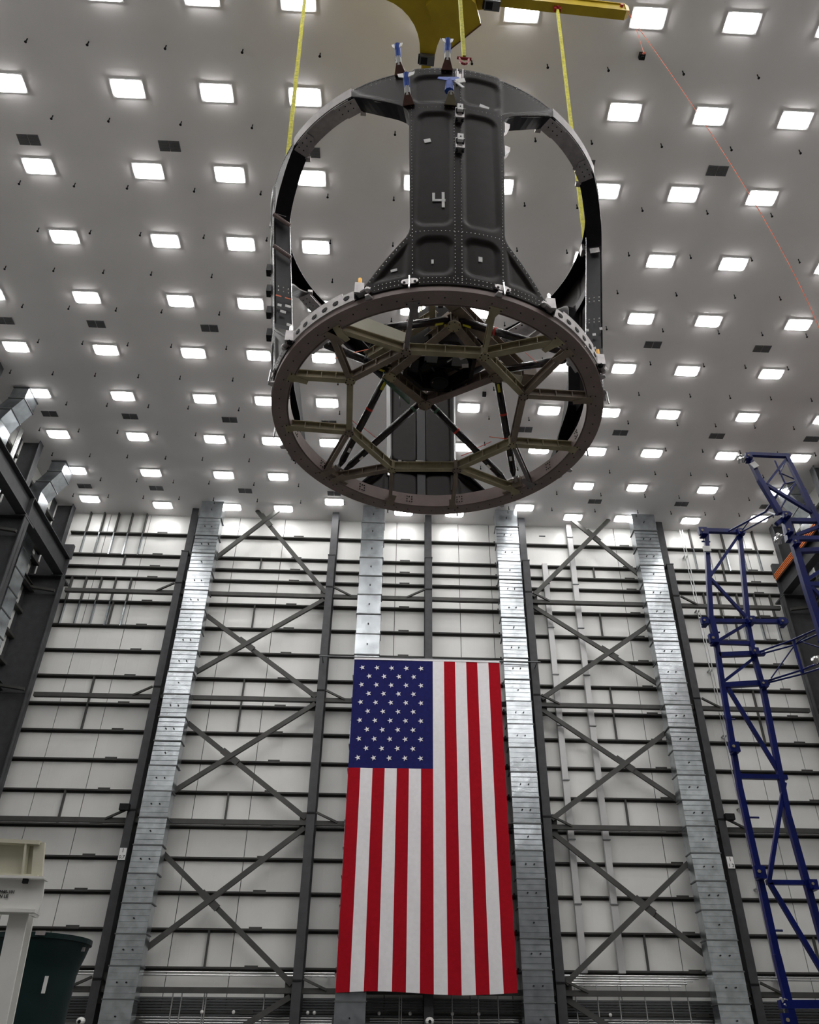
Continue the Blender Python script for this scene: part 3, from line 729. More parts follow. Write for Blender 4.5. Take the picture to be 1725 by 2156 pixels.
# posts wrapped in blue tape on the facing panel
for i, (th, z, hgt, base) in enumerate(((-16.8, 5.18, 0.0, 'rust'), (-3.0, 5.16, 0.0, 'rust'), (-14.3, 4.26, 0.0, 'rust'), (-2.1, 4.21, 0.0, 'tan'))):
    c, r, u, n = onskin(th, z, 0.0)
    b = MB(); tip = c + n * 0.30 + Vector((0, 0, 0.26))
    b.bar(c - u * 0.02, c + n * 0.16 + Vector((0, 0, 0.12)), 0.20, 0.16, u, 0.08, 0.08)
    pb = b.build('bracket_base', base, cage, local=True)
    MB().tube(c + n * 0.12 + Vector((0, 0, 0.08)), c + n * 0.22 + Vector((0, 0, 0.22)), 0.055, 8, 0.05).build('white_wrap', 'paper', pb, local=True)
    if i < 3:
        MB().tube(c + n * 0.20 + Vector((0, 0, 0.2)), c + n * 0.32 + Vector((0, 0, 0.46)), 0.055, 10).build('blue_tape_wrap', 'bluetape', pb, local=True)
        e = c + n * 0.32 + Vector((0, 0, 0.46))
        wg = 0.05 if i < 2 else 0.10
        for sg in (-1, 1): MB().prism([e + r * sg * 0.04, e + r * sg * (0.05 + wg) + Vector((0, 0, 0.01)), e + r * sg * (0.03 + wg) - Vector((0, 0, 0.09)), e + r * sg * 0.04 - Vector((0, 0, 0.14))], n * 0.015).build('film_flap', 'paper', pb, local=True)
    else:
        MB().tube(c + n * 0.18 + Vector((0, 0, 0.12)) - r * 0.03, c + n * 0.24 + Vector((0, 0, 0.34)) - r * 0.03, 0.08, 8, 0.06).build('blue_tape_wrap', 'bluetape', pb, local=True)
        e = c + n * 0.27 + Vector((0, 0, 0.33))
        MB().prism([e - r * 0.24 + Vector((0, 0, 0.0)), e - r * 0.22 + Vector((0, 0, 0.06)), e + r * 0.12 + Vector((0, 0, 0.10)), e + r * 0.16 + Vector((0, 0, 0.02)), e - r * 0.02 - Vector((0, 0, 0.04))], n * 0.01).build('blue_tape_wrap', 'bluetape', pb, local=True)
        MB().prism([e + r * 0.06, e + r * 0.22 + Vector((0, 0, 0.06)), e + r * 0.24 - Vector((0, 0, 0.06)), e + r * 0.10 - Vector((0, 0, 0.12))], n * 0.02).prism([e + r * 0.04 - Vector((0, 0, 0.05)), e + r * 0.10 - Vector((0, 0, 0.06)), e + r * 0.22 - Vector((0, 0, 0.24)), e + r * 0.18 - Vector((0, 0, 0.26))], n * 0.02).build('film_flap', 'paper', pb, local=True)
# small grey corner brackets on the right edge of the facing panel
for z in (3.95, 3.35):
    c, r, u, n = onskin(14.6, z, 0.0)
    MB().prism([c + u * 0.10, c + r * 0.10 + u * 0.09, c + r * 0.09 - u * 0.02, c - u * 0.16], -n * 0.12).build('corner_bracket', 'alu', cage, local=True)

for k in range(4):
    r0 = 3.20; c = Vector((r0, 0, 5.05)); p = MB().box(3.14, 3.42, -0.03, 0.03, 4.95, 5.19).box(3.10, 3.16, -0.09, 0.09, 4.98, 5.18).build('sling_lug', 'alu', cage, local=True); p.rotation_euler = (0, 0, k * PI / 2)
# ---- lower ring
def annulus(m, r0, r1, z0, z1, t0, t1, n):
    vs = []
    for i in range(n + 1):
        a = math.radians(t0 + (t1 - t0) * i / n); ca, sa = math.cos(a), math.sin(a)
        vs += [(r0 * ca, r0 * sa, z0), (r1 * ca, r1 * sa, z0), (r1 * ca, r1 * sa, z1), (r0 * ca, r0 * sa, z1)]
    fs = [(0, 1, 2, 3), (4 * n + 3, 4 * n + 2, 4 * n + 1, 4 * n)]
    for i in range(n):
        a = 4 * i; b = a + 4; fs += [(a, b, b + 1, a + 1), (a + 1, b + 1, b + 2, a + 2), (a + 2, b + 2, b + 3, a + 3), (a + 3, b + 3, b, a)]
    return m.add(vs, fs)
ring = MB(); annulus(ring, 2.56, 2.83, 0.0, 0.02, 0, 360, 128); annulus(ring, 2.545, 2.57, 0.0, 0.27, 0, 360, 128); annulus(ring, 2.80, 2.83, 0.02, 0.12, 0, 360, 128)
annulus(ring, 2.56, 2.70, 0.25, 0.27, 0, 360, 128)
lr = ring.build('lower_ring', 'ring', cage, local=True)
bl = MB()
for k in range(72):
    a = math.radians(k * 5 + 1); c = Vector((2.70 * math.cos(a), 2.70 * math.sin(a), 0)); bl.tube(c - Vector((0, 0, 0.006)), c, 0.011, 6)
for k in range(16):
    for da in (-1.1, 0, 1.1):
        for zz in (0.08, 0.14, 0.2):
            if zz == 0.14 and da == 0: continue
            a = math.radians(k * 22.5 + da + 6); c = Vector((2.545 * math.cos(a), 2.545 * math.sin(a), zz)); bl.tube(c, c * 0.997 + Vector((0, 0, 0.0)), 0.013, 6)
tag(bl.build('bolts', 'black', lr, local=True), kind='stuff')
for k in range(8):
    a = math.radians(k * 45 + 12 + (k % 3) * 6); c = Vector((2.86 * math.cos(a), 2.86 * math.sin(a), 0.02)); t_ = Vector((-math.sin(a), math.cos(a), 0)); n_ = Vector((math.cos(a), math.sin(a), 0))
    MB().prism([c - t_ * 0.06 - n_ * 0.03, c + t_ * 0.06 - n_ * 0.03, c + t_ * 0.03 + n_ * 0.06, c - t_ * 0.03 + n_ * 0.06], (0, 0, 0.03)).build('ring_tab', 'alu', lr, local=True)
# ---- dark gusset plates of the rear openings, lit edge strips and paper tags on the far panel
def skinstrip(name, cols, m, off=-0.02, t=0.02):
    vs = []
    for th, z0, z1 in cols:
        th += 87; vs += [cp(th, z0, off), cp(th, z0, off - t), cp(th, z1, off - t), cp(th, z1, off)]
    n_ = len(cols) - 1; fs = [(0, 1, 2, 3), (4 * n_ + 3, 4 * n_ + 2, 4 * n_ + 1, 4 * n_)]
    for i in range(n_):
        a = 4 * i; b = a + 4; fs += [(a, b, b + 1, a + 1), (a + 1, b + 1, b + 2, a + 2), (a + 2, b + 2, b + 3, a + 3), (a + 3, b + 3, b, a)]
    return MB().add(vs, fs).build(name, m, cage, local=True)
skinstrip('rear_gusset', [(146.5, 0.2, 0.30), (149, 0.2, 1.1), (152, 0.2, 2.3), (156, 0.2, 2.5), (160.5, 0.2, 2.7), (165, 0.2, 2.9), (169, 0.2, 3.0)], 'composite_in')
skinstrip('rear_gusset', [(17, 0.25, 3.0), (21, 0.25, 2.85), (25, 0.25, 2.5), (29.8, 0.25, 1.3), (34, 0.25, 0.8), (39.5, 0.25, 0.3)], 'composite_in')
skinstrip('rear_gusset', [(107, 3.80, 4.6), (111, 4.0, 4.8), (116, 4.22, 4.95), (121, 4.42, 5.05), (125, 4.58, 5.05), (130, 4.75, 5.05)], 'composite_in')
skinstrip('rear_gusset', [(56, 4.75, 5.05), (61, 4.58, 5.05), (65, 4.42, 5.05), (70, 4.22, 4.95), (75, 4.0, 4.8), (79, 3.80, 4.6)], 'composite_in')
skinstrip('lit_edge_strip', [(105.9, 0.9, 4.0), (107.2, 0.9, 4.0)], 'silver', -0.05, 0.01)  # light reflected off the flange edges, put in as silver strips
skinstrip('lit_edge_strip', [(78.9, 0.9, 3.2), (79.5, 0.9, 3.2)], 'silver', -0.05, 0.01)
for q_, (px_, py_) in enumerate(((842, 972), (853, 975), (874, 978), (895, 979), (928, 980), (938, 978), (946, 979), (884, 973))):
    P_ = cl(onZ(px_, py_, CC.z + 0.26)); sx_ = 0.075 if q_ == 7 else 0.03
    MB().box(P_.x - 0.02, P_.x + 0.02, P_.y - sx_, P_.y + sx_, 0.20, 0.29).build('paper_tag', 'paper', cage, local=True)
# ---- slotted corner plates above the ring, between the panels
for k in range(4):
    b = 45 + 90 * k
    p = band(MB(), b - 13, b + 13, 0.10, 0.28, 0.0, 0.02, 14).build('corner_plate', 'alu', cage, local=True)
    q = band(MB(), b - 9, b + 9, 0.28, 0.33, 0.0, 0.02, 10).build('raised_edge', 'alu', p, local=True)
    for u_ in (-10.5, -6.5, -2.2, 2.2, 6.5, 10.5):
        cc_ = cp(b + u_, 0.20, 0.021); a = math.radians(b + u_); t_ = Vector((-math.sin(a), math.cos(a), 0)); n_ = Vector((math.cos(a), math.sin(a), 0))
        pts = [cc_ + t_ * 0.055 * math.cos(2 * PI * i / 10) + Vector((0, 0, 0.045 * math.sin(2 * PI * i / 10))) for i in range(10)]
        MB().prism(pts, n_ * 0.003).build('slot', 'black', p, local=True)
    for u_ in (-15, 15):
        cc_ = cp(b + u_, 0.2, 0.03); MB().box(cc_.x - 0.07, cc_.x + 0.07, cc_.y - 0.07, cc_.y + 0.07, 0.12, 0.34).build('fitting_block', 'alu', p, local=True)
        MB().tube(cc_ + Vector((0, 0, 0.16)), cc_ + Vector((0, 0, 0.30)), 0.03, 8).build('fitting_pin', 'goldfoil' if u_ > 0 else 'silver', p, local=True)
# clips and pins at the foot of the facing panel
for k in range(4):
    for th in (-14.4, 13.3):
        b = 90 * k + th; c = cp(b, 0.17, 0.012); a = math.radians(b); t_ = Vector((-math.sin(a), math.cos(a), 0)); n_ = Vector((math.cos(a), math.sin(a), 0))
        pts = [c + t_ * (0.10 * math.cos(q * PI / 6) + 0.03 * (1 if math.cos(q * PI / 6) > 0 else -1)) + Vector((0, 0, 0.06 * math.sin(q * PI / 6) + 0.02)) for q in range(12)]
        p = MB().prism(pts, n_ * 0.02).build('clip_plate', 'alu', cage, local=True)
        for sg in (-1, 1): MB().tube(c + t_ * 0.08 * sg + n_ * 0.02, c + t_ * 0.08 * sg + n_ * 0.03, 0.02, 8).build('clip_hole', 'black', p, local=True)
        MB().tube(c + n_ * 0.05 + Vector((0, 0, 0.10)), c + n_ * 0.06 - Vector((0, 0, 0.17)), 0.016, 8).build('clip_pin', 'silver', p, local=True)
    for sg in (-1, 1):
        c = cp(90 * k + sg * 27.0, 0.16, 0.05); d = cp(90 * k + sg * 30.5, 0.12, 0.05)
        p = MB().tube(c, d, 0.045, 10).build('swing_latch', 'ring_up', cage, local=True); MB().sphere(c, 0.055, 8, 5).build('latch_eye', 'alu', p, local=True); MB().sphere(d, 0.05, 6, 4).build('latch_hook', 'black', p, local=True)

# ---- spoked frame in the plane of the lower ring
NODE = [(855, 742), (1020, 751), (1103, 835), (1080, 938), (962, 990), (825, 990), (735, 912), (737, 803)]
nodes = [cl(onZ(x, y, CC.z)) for x, y in NODE]
nm = ['primer', 'primer', 'primer_brown', 'primer', 'primer', 'primer', 'primer', 'primer_brown']
def ribs(a, b, parent, m, n, side=1):
    a = Vector(a); b = Vector(b); d = b - a; s_ = Vector((0, 0, 1)).cross(d).normalized()
    for i in range(1, n + 1):
        c = a + d * i / (n + 1); MB().bar(c + Vector((0, 0, 0.02)), c + Vector((0, 0, 0.18)), 0.11, 0.012, d.normalized()).build('web_rib', m, parent, local=True)
def fbeam(name, a, b, w_, h_, m, n=2, up=0.0, web=0.0):
    a = Vector((a[0], a[1], 0)); b = Vector((b[0], b[1], 0)); z = h_ / 2 + up
    o = MB().ibeam(a + Vector((0, 0, z)), b + Vector((0, 0, z)), w_, h_, 0.016, (0, 0, 1), web_off=web).build(name, m, cage, local=True)
    if n:
        d = b - a
        for i in range(1, n + 1):
            c = a + d * i / (n + 1); dn = d.normalized(); MB().bar(c + Vector((0, 0, up + 0.016)), c + Vector((0, 0, up + h_ - 0.016)), w_ * 0.9, 0.012, dn).build('web_rib', m, o, local=True)
    return o
for i in range(8):
    fbeam('frame_beam', nodes[i], nodes[(i + 1) % 8], 0.10, 0.17, nm[i], 3)
    # node gusset: rounded plate with bolts
    c = nodes[i]; pts = [c + Vector((0.09 * math.cos(q * PI / 6), 0.09 * math.sin(q * PI / 6), -0.015)) for q in range(12)]
    g = MB().prism(pts, (0, 0, 0.02)).tube(c, c + Vector((0, 0, 0.2)), 0.07, 8).build('node_plate', 'primer' if i % 2 else 'primer_brown', cage, local=True)
    b = MB()
    for q in range(7): a_ = 2 * PI * q / 7; e = c + Vector((0.068 * math.cos(a_), 0.068 * math.sin(a_), -0.015)); b.tube(e - Vector((0, 0, 0.006)), e, 0.012, 6)
    tag(b.build('bolts', 'black', g, local=True), kind='stuff')
SPK = [(0, (866, 622), 0.085, 'ring_up'), (0, (700, 688), 0.11, 'primer'), (1, (1050, 638), 0.085, 'primer'), (1, (1182, 715), 0.15, 'primer'), (2, (1200, 742), 0.12, 'primer_brown'), (2, (1245, 842), 0.13, 'primer_brown'),
       (3, (1222, 950), 0.14, 'primer'), (3, (1112, 1018), 0.09, 'ring_up'), (4, (1085, 1036), 0.12, 'primer'), (4, (955, 1074), 0.085, 'primer_brown'), (5, (815, 1070), 0.085, 'primer_brown'), (5, (705, 1012), 0.13, 'primer_brown'),
       (6, (680, 1000), 0.10, 'primer_brown'), (6, (592, 903), 0.14, 'primer'), (7, (590, 788), 0.13, 'primer'), (7, (676, 688), 0.11, 'primer_brown')]
for i, px, w_, m in SPK:
    q = cl(onZ(px[0], px[1], CC.z)); q = Vector((q.x, q.y, 0)); q = q.normalized() * 2.58
    fbeam('frame_spoke', nodes[i], q, w_ * 0.78, 0.16, m, 3 if w_ > 0.12 else 0)
    d = q.normalized(); t_ = Vector((-d.y, d.x, 0))
    f = MB().prism([q * 1.03 - t_ * 0.12 - Vector((0, 0, 0.008)), q * 1.03 + t_ * 0.12 - Vector((0, 0, 0.008)), q * 0.965 + t_ * 0.06 - Vector((0, 0, 0.008)), q * 0.90 + t_ * 0.045 - Vector((0, 0, 0.008)), q * 0.90 - t_ * 0.045 - Vector((0, 0, 0.008)), q * 0.965 - t_ * 0.06 - Vector((0, 0, 0.008))], (0, 0, 0.012)).build('spoke_foot', m, cage, local=True)
    b = MB()
    for u_ in (-0.09, 0.09): e = q * 1.015 + t_ * u_ - Vector((0, 0, 0.008)); b.tube(e - Vector((0, 0, 0.006)), e, 0.013, 6)
    tag(b.build('bolts', 'black', f, local=True), kind='stuff')
# tall pale web standing on the left near spoke
a_, b_ = nodes[0].normalized() * nodes[0].length, cl(onZ(720, 672, CC.z + 0.3)); a_ = Vector((a_.x, a_.y, 0.2)); b_ = Vector((b_.x, b_.y, 0.2))
MB().bar(a_ + Vector((0, 0, 0.12)), b_ + Vector((0, 0, 0.16)), 0.02, 0.22, (0, 0, 1), 0.02, 0.34).build('pale_web_plate', 'cream', cage, local=True)

# ---- struts from the four ring corners to the hub
HUB = [Vector((1.07, 0.18, 1.40)), Vector((-0.10, 1.12, 1.40)), Vector((-0.97, -0.12, 1.40)), Vector((-0.28, -0.84, 1.40))]   # near, right, far, left
MNT = [Vector((1.56, 2.02, 0.22)), Vector((-1.93, 1.72, 0.22)), Vector((-2.10, -1.85, 0.22)), Vector((1.60, -2.12, 0.22))]
MNT = [Vector((m_.x, m_.y, 0)).normalized() * 2.44 + Vector((0, 0, 0.22)) for m_ in MNT]
for i, (mi, hi) in enumerate(((0, 0), (0, 1), (1, 1), (1, 2), (2, 2), (2, 3), (3, 3), (3, 0))):
    a, b = MNT[mi], HUB[hi]; a = a + (HUB[hi] - Vector((0, 0, 1.4))).normalized() * 0.10 * (1) ; d = (b - a).normalized()
    L = (b - a).length; p0 = a + d * 0.22; p1 = b - d * 0.20
    s_ = MB().tube(p0, p1, 0.068, 14).build('strut', 'tube', cage, smooth=True, local=True)
    for (q0, q1, ra, rb) in ((p0, p0 - d * 0.16, 0.066, 0.025), (p1, p1 + d * 0.14, 0.066, 0.025)): MB().tube(q0, q1, ra, 12, rb).build('strut_end', 'tube', s_, local=True)
    for q in (a + d * 0.02, b - d * 0.02): MB().sphere(q, 0.05, 8, 6).build('rod_end', 'silver', s_, local=True)
    sd = d.cross(Vector((0, 0, 1))).normalized()
    dn = Vector((0, 0, -1)); dn = (dn - d * dn.dot(d)).normalized()
    for f, m_, w_ in ((0.22, 'paper', 0.09), (0.30 + 0.05 * (i % 3), 'redtape', 0.05), (0.86, 'yellowlabel', 0.16), (0.62, 'redtape', 0.04)):
        if i in (3, 4) and m_ == 'yellowlabel': m_ = 'green'; w_ = 0.05
        c = a + d * L * f; o = dn * 0.069
        if m_ == 'redtape' and i not in (5, 3, 2, 0, 7): continue
        if m_ in ('redtape', 'green'): MB().tube(c - d * w_ / 2, c + d * w_ / 2, 0.0705, 12).build('ribbon_wrap', m_, s_, local=True)
        else: MB().bar(c - d * w_ / 2 + o, c + d * w_ / 2 + o, 0.05, 0.006, dn).build('label_sticker', m_, s_, local=True)
    if i in (5, 3, 2, 6, 1):
        c = a + d * L * (0.45 if i == 5 else 0.4)
        for sg, ln in ((1, 0.28), (-1, 0.34)):
            MB().bar(c + sd * sg * 0.06, c + sd * sg * (0.06 + ln) + Vector((0, 0, -0.02 * sg)) + d * 0.10 * sg, 0.004, 0.016).build('ribbon_tail', 'redtape' if i in (5, 3) else 'orangetape', s_, local=True)
for k, q in enumerate(MNT):
    o = q.normalized() * 0.12
    p = MB().bar(q + Vector((0, 0, -0.20)) + o * 0.6, q + Vector((0, 0, 0.04)) + o * 0.6, 0.42, 0.06, o).build('strut_mount', 'primer_brown' if k in (1, 2) else 'alu', cage, local=True)
    t_ = Vector((-o.y, o.x, 0)).normalized()
    for sg in (-1, 1): MB().bar(q + t_ * sg * 0.12 + o * 0.6 - Vector((0, 0, 0.05)), q + t_ * sg * 0.12 - o * 0.3, 0.07, 0.09).build('clevis', 'alu', p, local=True)
    MB().tube(q - t_ * 0.2, q + t_ * 0.2, 0.022, 8).build('clevis_pin', 'silver', p, local=True)

# ---- hub in the middle: square frame, housing, machinery
for i in range(4):
    a, b = HUB[i], HUB[(i + 1) % 4]; e = (b - a).normalized()
    o = MB().ibeam(a - e * 0.1 + Vector((0, 0, -0.05)), b + e * 0.1 + Vector((0, 0, -0.05)), 0.15, 0.22, 0.02, (0, 0, 1)).build('hub_beam', ('primer_brown', 'ring', 'primer_brown', 'primer_brown')[i], cage, local=True)
    for f in (0.2, 0.4, 0.6, 0.8): c = a + (b - a) * f; MB().bar(c + Vector((0, 0, -0.15)), c + Vector((0, 0, 0.05)), 0.14, 0.012, e).build('web_rib', 'primer', o, local=True)
    a2 = a * 0.82 + Vector((0, 0, 0.55)); b2 = b * 0.82 + Vector((0, 0, 0.55))
    MB().bar(a2, b2, 0.12, 0.14).build('upper_hub_beam', 'primer_brown', cage, local=True)
    g = [a + Vector((0.13 * math.cos(q * PI / 4), 0.13 * math.sin(q * PI / 4), -0.19)) for q in range(8)]
    p = MB().prism(g, (0, 0, 0.02)).tube(a + Vector((0, 0, -0.18)), a + Vector((0, 0, 0.5)), 0.06, 8).build('corner_gusset', 'primer' if i in (0, 3) else 'primer_brown', cage, local=True)
    bb = MB()
    for q in range(6): a_ = q * PI / 3; c = a + Vector((0.10 * math.cos(a_), 0.10 * math.sin(a_), -0.19)); bb.tube(c - Vector((0, 0, 0.006)), c, 0.011, 6)
    tag(bb.build('bolts', 'black', p, local=True), kind='stuff')
hc = Vector((0.0, 0.05, 0))
hs = MB(); n = 8
vs = []
for i in range(n):
    a = 2 * PI * (i + 0.5) / n
    for r0, z0 in ((0.70, 1.30), (0.62, 1.30), (0.60, 2.15), (0.70, 2.15)): vs.append((hc.x + r0 * math.cos(a), hc.y + r0 * math.sin(a), z0))
fs = []
for i in range(n):
    a = 4 * i; b = 4 * ((i + 1) % n); fs += [(a, b, b + 1, a + 1), (a + 1, b + 1, b + 2, a + 2), (a + 2, b + 2, b + 3, a + 3), (a + 3, b + 3, b, a)]
hs.add(vs, fs).build('hub_housing', 'composite', cage, local=True)
hs2 = MB().prism([(hc.x + 0.69 * math.cos(2 * PI * (i + 0.5) / 8), hc.y + 0.69 * math.sin(2 * PI * (i + 0.5) / 8), 2.15) for i in range(8)], (0, 0, 0.04)).build('housing_cover', 'composite_in', cage, local=True)
MB().tube((-0.42, -0.40, 1.62), (-0.05, 0.42, 1.72), 0.15, 16).build('dark_tank', 'composite', cage, smooth=False, local=True)
MB().tube((0.30, -0.38, 1.55), (0.42, 0.30, 1.62), 0.10, 14).build('dark_tank', 'composite_in', cage, local=True)
MB().tube((-0.42, 0.10, 1.30), (-0.42, 0.10, 1.46), 0.17, 20).tube((-0.42, 0.10, 1.28), (-0.42, 0.10, 1.31), 0.13, 20, 0.10).build('round_port', 'black', cage, local=True)
MB().sphere((-0.42, 0.0, 1.33), 0.05, 10, 6).build('lens_glint', 'silver', cage, local=True)
for i, (x, y, z, a_, b_, c_, m_) in enumerate(((0.12, -0.10, 1.50, 0.22, 0.12, 0.12, 'galv_flange'), (-0.12, -0.42, 1.40, 0.16, 0.10, 0.10, 'composite_in'), (0.42, 0.10, 1.42, 0.10, 0.30, 0.06, 'alu'), (0.10, 0.38, 1.42, 0.16, 0.10, 0.14, 'galv_flange'), (-0.05, 0.12, 1.60, 0.10, 0.10, 0.2, 'composite_in'))):
    MB().box(x - a_, x + a_, y - b_, y + b_, z, z + c_).build('equipment_box', m_, cage, local=True)
for q in range(7):
    a = 0.9 * q; r0 = 0.5
    MB().path([(r0 * math.cos(a), r0 * math.sin(a), 1.35), (0.42 * math.cos(a + 0.3), 0.42 * math.sin(a + 0.3), 1.5), (0.2 * math.cos(a + 0.8), 0.2 * math.sin(a + 0.8), 1.48)], 0.018, 6).build('hose', ('black', 'conduit', 'black', 'galv_flange')[q % 4], cage, local=True)
# slotted arc plate in the hub
for q in range(6):
    a = math.radians(20 + q * 12); c = Vector((0.52 * math.cos(a), 0.52 * math.sin(a), 1.30)); t_ = Vector((-math.sin(a), math.cos(a), 0))
    MB().bar(c - t_ * 0.05, c + t_ * 0.05, 0.12, 0.02).build('slotted_segment', 'alu' if q % 2 else 'galv_flange', cage, local=True)
# outer deck beams beside the hub
def lbeam(name, p, q, w_, h_, m, nr=0):
    o = MB().ibeam(p, q, w_, h_, 0.018, (0, 0, 1)).build(name, m, cage, local=True)
    p = Vector(p); q = Vector(q); d = q - p
    for i in range(nr): c = p + d * (i + 1) / (nr + 1); MB().bar(c - Vector((0, 0, h_ / 2)), c + Vector((0, 0, h_ / 2)), w_ * 0.9, 0.012, d.normalized()).build('web_rib', m, o, local=True)
    return o
lbeam('deck_beam', (1.62, -0.15, 1.50), (-0.06, 1.55, 1.50), 0.20, 0.22, 'primer_brown', 4)
lbeam('deck_beam', (1.20, 0.30, 1.62), (0.32, 1.02, 1.62), 0.10, 0.16, 'alu', 0)
lbeam('deck_beam', (1.72, -0.28, 1.5), (0.84, -0.16, 1.45), 0.10, 0.2, 'primer', 0)
lbeam('deck_beam', (0.98, -0.12, 1.58), (-0.18, -1.30, 1.58), 0.12, 0.22, 'tan', 6)
lbeam('deck_beam', (-0.10, 1.0, 1.45), (-0.30, 1.86, 1.45), 0.26, 0.24, 'cream', 2)
MB().box(-0.46, -0.02, 1.62, 1.86, 1.30, 1.62).build('end_block', 'primer_brown', cage, local=True)
MB().box(0.28, 0.30, -0.95, -0.65, 1.45, 1.85).box(0.05, 0.30, -0.80, -0.78, 1.5, 1.85).build('grey_shield', 'galv_flange', cage, local=True)
pb = MB().bar((0.62, 1.10, 1.55), (1.35, 1.82, 1.55), 0.10, 0.02).bar((0.45, 1.28, 1.35), (1.15, 1.70, 1.25), 0.09, 0.02).build('perforated_bracket', 'alu', cage, local=True)
for q in range(8):
    c = Vector((0.66, 1.14, 1.538)) + Vector((0.09, 0.089, 0)) * q; MB().tube(c, c - Vector((0, 0, 0.004)), 0.016, 6).build('bracket_hole', 'black', pb, local=True)
MB().box(1.10, 1.42, 1.66, 1.86, 1.42, 1.62).build('end_block', 'galv_flange', cage, local=True)
MB().bar((-0.30, -0.95, 1.30), (-0.90, -0.42, 1.30), 0.03, 0.26, (0, 0, 1)).build('green_plate', 'green', cage, local=True)
MB().bar((1.10, -0.05, 1.62), (1.55, -0.12, 1.95), 0.09, 0.09).build('black_actuator', 'tube', cage, local=True)
MB().box(1.02, 1.08, 0.02, 0.20, 1.24, 1.28).build('yellow_fitting', 'crane', cage, local=True)
MB().box(0.92, 1.02, 0.10, 0.34, 1.50, 1.6).build('amber_fitting', 'goldfoil', cage, local=True)
# hanging wires and a black weight
w0 = Vector((1.0, -1.25, 0.95))
MB().path([w0, w0 + Vector((0.02, 0.03, -0.25)), w0 + Vector((-0.02, -0.03, -0.55))], 0.008, 5).sphere(w0 + Vector((-0.02, -0.03, -0.6)), 0.045, 8, 6).build('hanging_wire', 'black', cage, local=True)
w0 = Vector((-0.75, -0.62, 1.3))
MB().path([w0, w0 + Vector((0.05, 0, -0.2)), w0 + Vector((-0.03, 0.02, -0.36))], 0.008, 5).build('hanging_wire', 'conduit', cage, local=True)
# bright edge trims, paper tags and cross tabs on the side flanges
for k, sgn in ((3, 1), (1, -1)):
    b = 90 * k + sgn * 14.3
    def fp(rf, z, o=0.0): a = math.radians(b + sgn * 0.9 + o); r_ = cr(z) - 0.30 + 0.30 * rf; return Vector((r_ * math.cos(a), r_ * math.sin(a), z))
    MB().path([fp(0.0, 0.5 + 0.1 * q) for q in range(40)], 0.007, 5).build('edge_trim', 'silver', cage, local=True)
    tabs = ((0.25, 1.75, 0.10), (0.75, 1.72, 0.07), (0.55, 1.58, 0.10), (0.2, 1.30, 0.09), (0.2, 0.95, 0.09)) if k == 3 else ((0.1, 1.75, 0.05), (0.9, 1.75, 0.05), (0.5, 1.62, 0.06), (0.5, 1.28, 0.06))
    for rf, z, w_ in tabs:
        c = fp(rf, z); rad = Vector((c.x, c.y, 0)).normalized(); t_ = Vector((-rad.y, rad.x, 0)) * sgn
        MB().prism([c - rad * w_ / 2 + t_ * 0.02 - Vector((0, 0, 0.03)), c + rad * w_ / 2 + t_ * 0.02 - Vector((0, 0, 0.03)), c + rad * w_ / 2 + t_ * 0.02 + Vector((0, 0, 0.03)), c - rad * w_ / 2 + t_ * 0.02 + Vector((0, 0, 0.03))], t_ * 0.006).build('paper_tag', 'paper', cage, local=True)
    rvs = MB()
    for z in ((2.1, 2.2) if k == 3 else (2.5, 2.6, 1.95, 2.03)):
        for rf in (0.2, 0.5, 0.8): c = fp(rf, z); rad = Vector((c.x, c.y, 0)).normalized(); t_ = Vector((-rad.y, rad.x, 0)) * sgn; rvs.tube(c, c + t_ * 0.02, 0.010, 5)
    tag(rvs.build('flange_rivets', 'rivet', cage, local=True), kind='stuff')
    c = fp(0.55, 4.25 if k == 3 else 3.95); rad = Vector((c.x, c.y, 0)).normalized(); t_ = Vector((-rad.y, rad.x, 0)) * sgn
    MB().bar(c - rad * 0.09 + t_ * 0.02, c + rad * 0.09 + t_ * 0.02, 0.14, 0.012, t_).build('plastic_pouch', 'alu', cage, local=True)
    if k == 3:
        for z in (4.0, 3.1):
            MB().tube(fp(0.02, z - 0.08, 0.9), fp(1.1, z + 0.1, 0.9), 0.038, 8).build('cross_bar', 'ring', cage, local=True)
        for rf in (0.25, 0.8):
            c = fp(rf, 1.95); rad = Vector((c.x, c.y, 0)).normalized(); t_ = Vector((-rad.y, rad.x, 0))
            MB().bar(c - rad * 0.05 + t_ * 0.02, c + rad * 0.05 + t_ * 0.02, 0.03, 0.004, t_).build('orange_mark', 'orangetape', cage, local=True)
    # small dark fittings outside the panel
    for z in (3.6, 3.0, 2.4, 1.8):
        c = cp(90 * k, z, 0.03); MB().box(c.x - 0.08, c.x + 0.08, c.y - 0.05, c.y + 0.05, z - 0.09, z + 0.09).build('side_fitting', 'composite_in', cage, local=True)

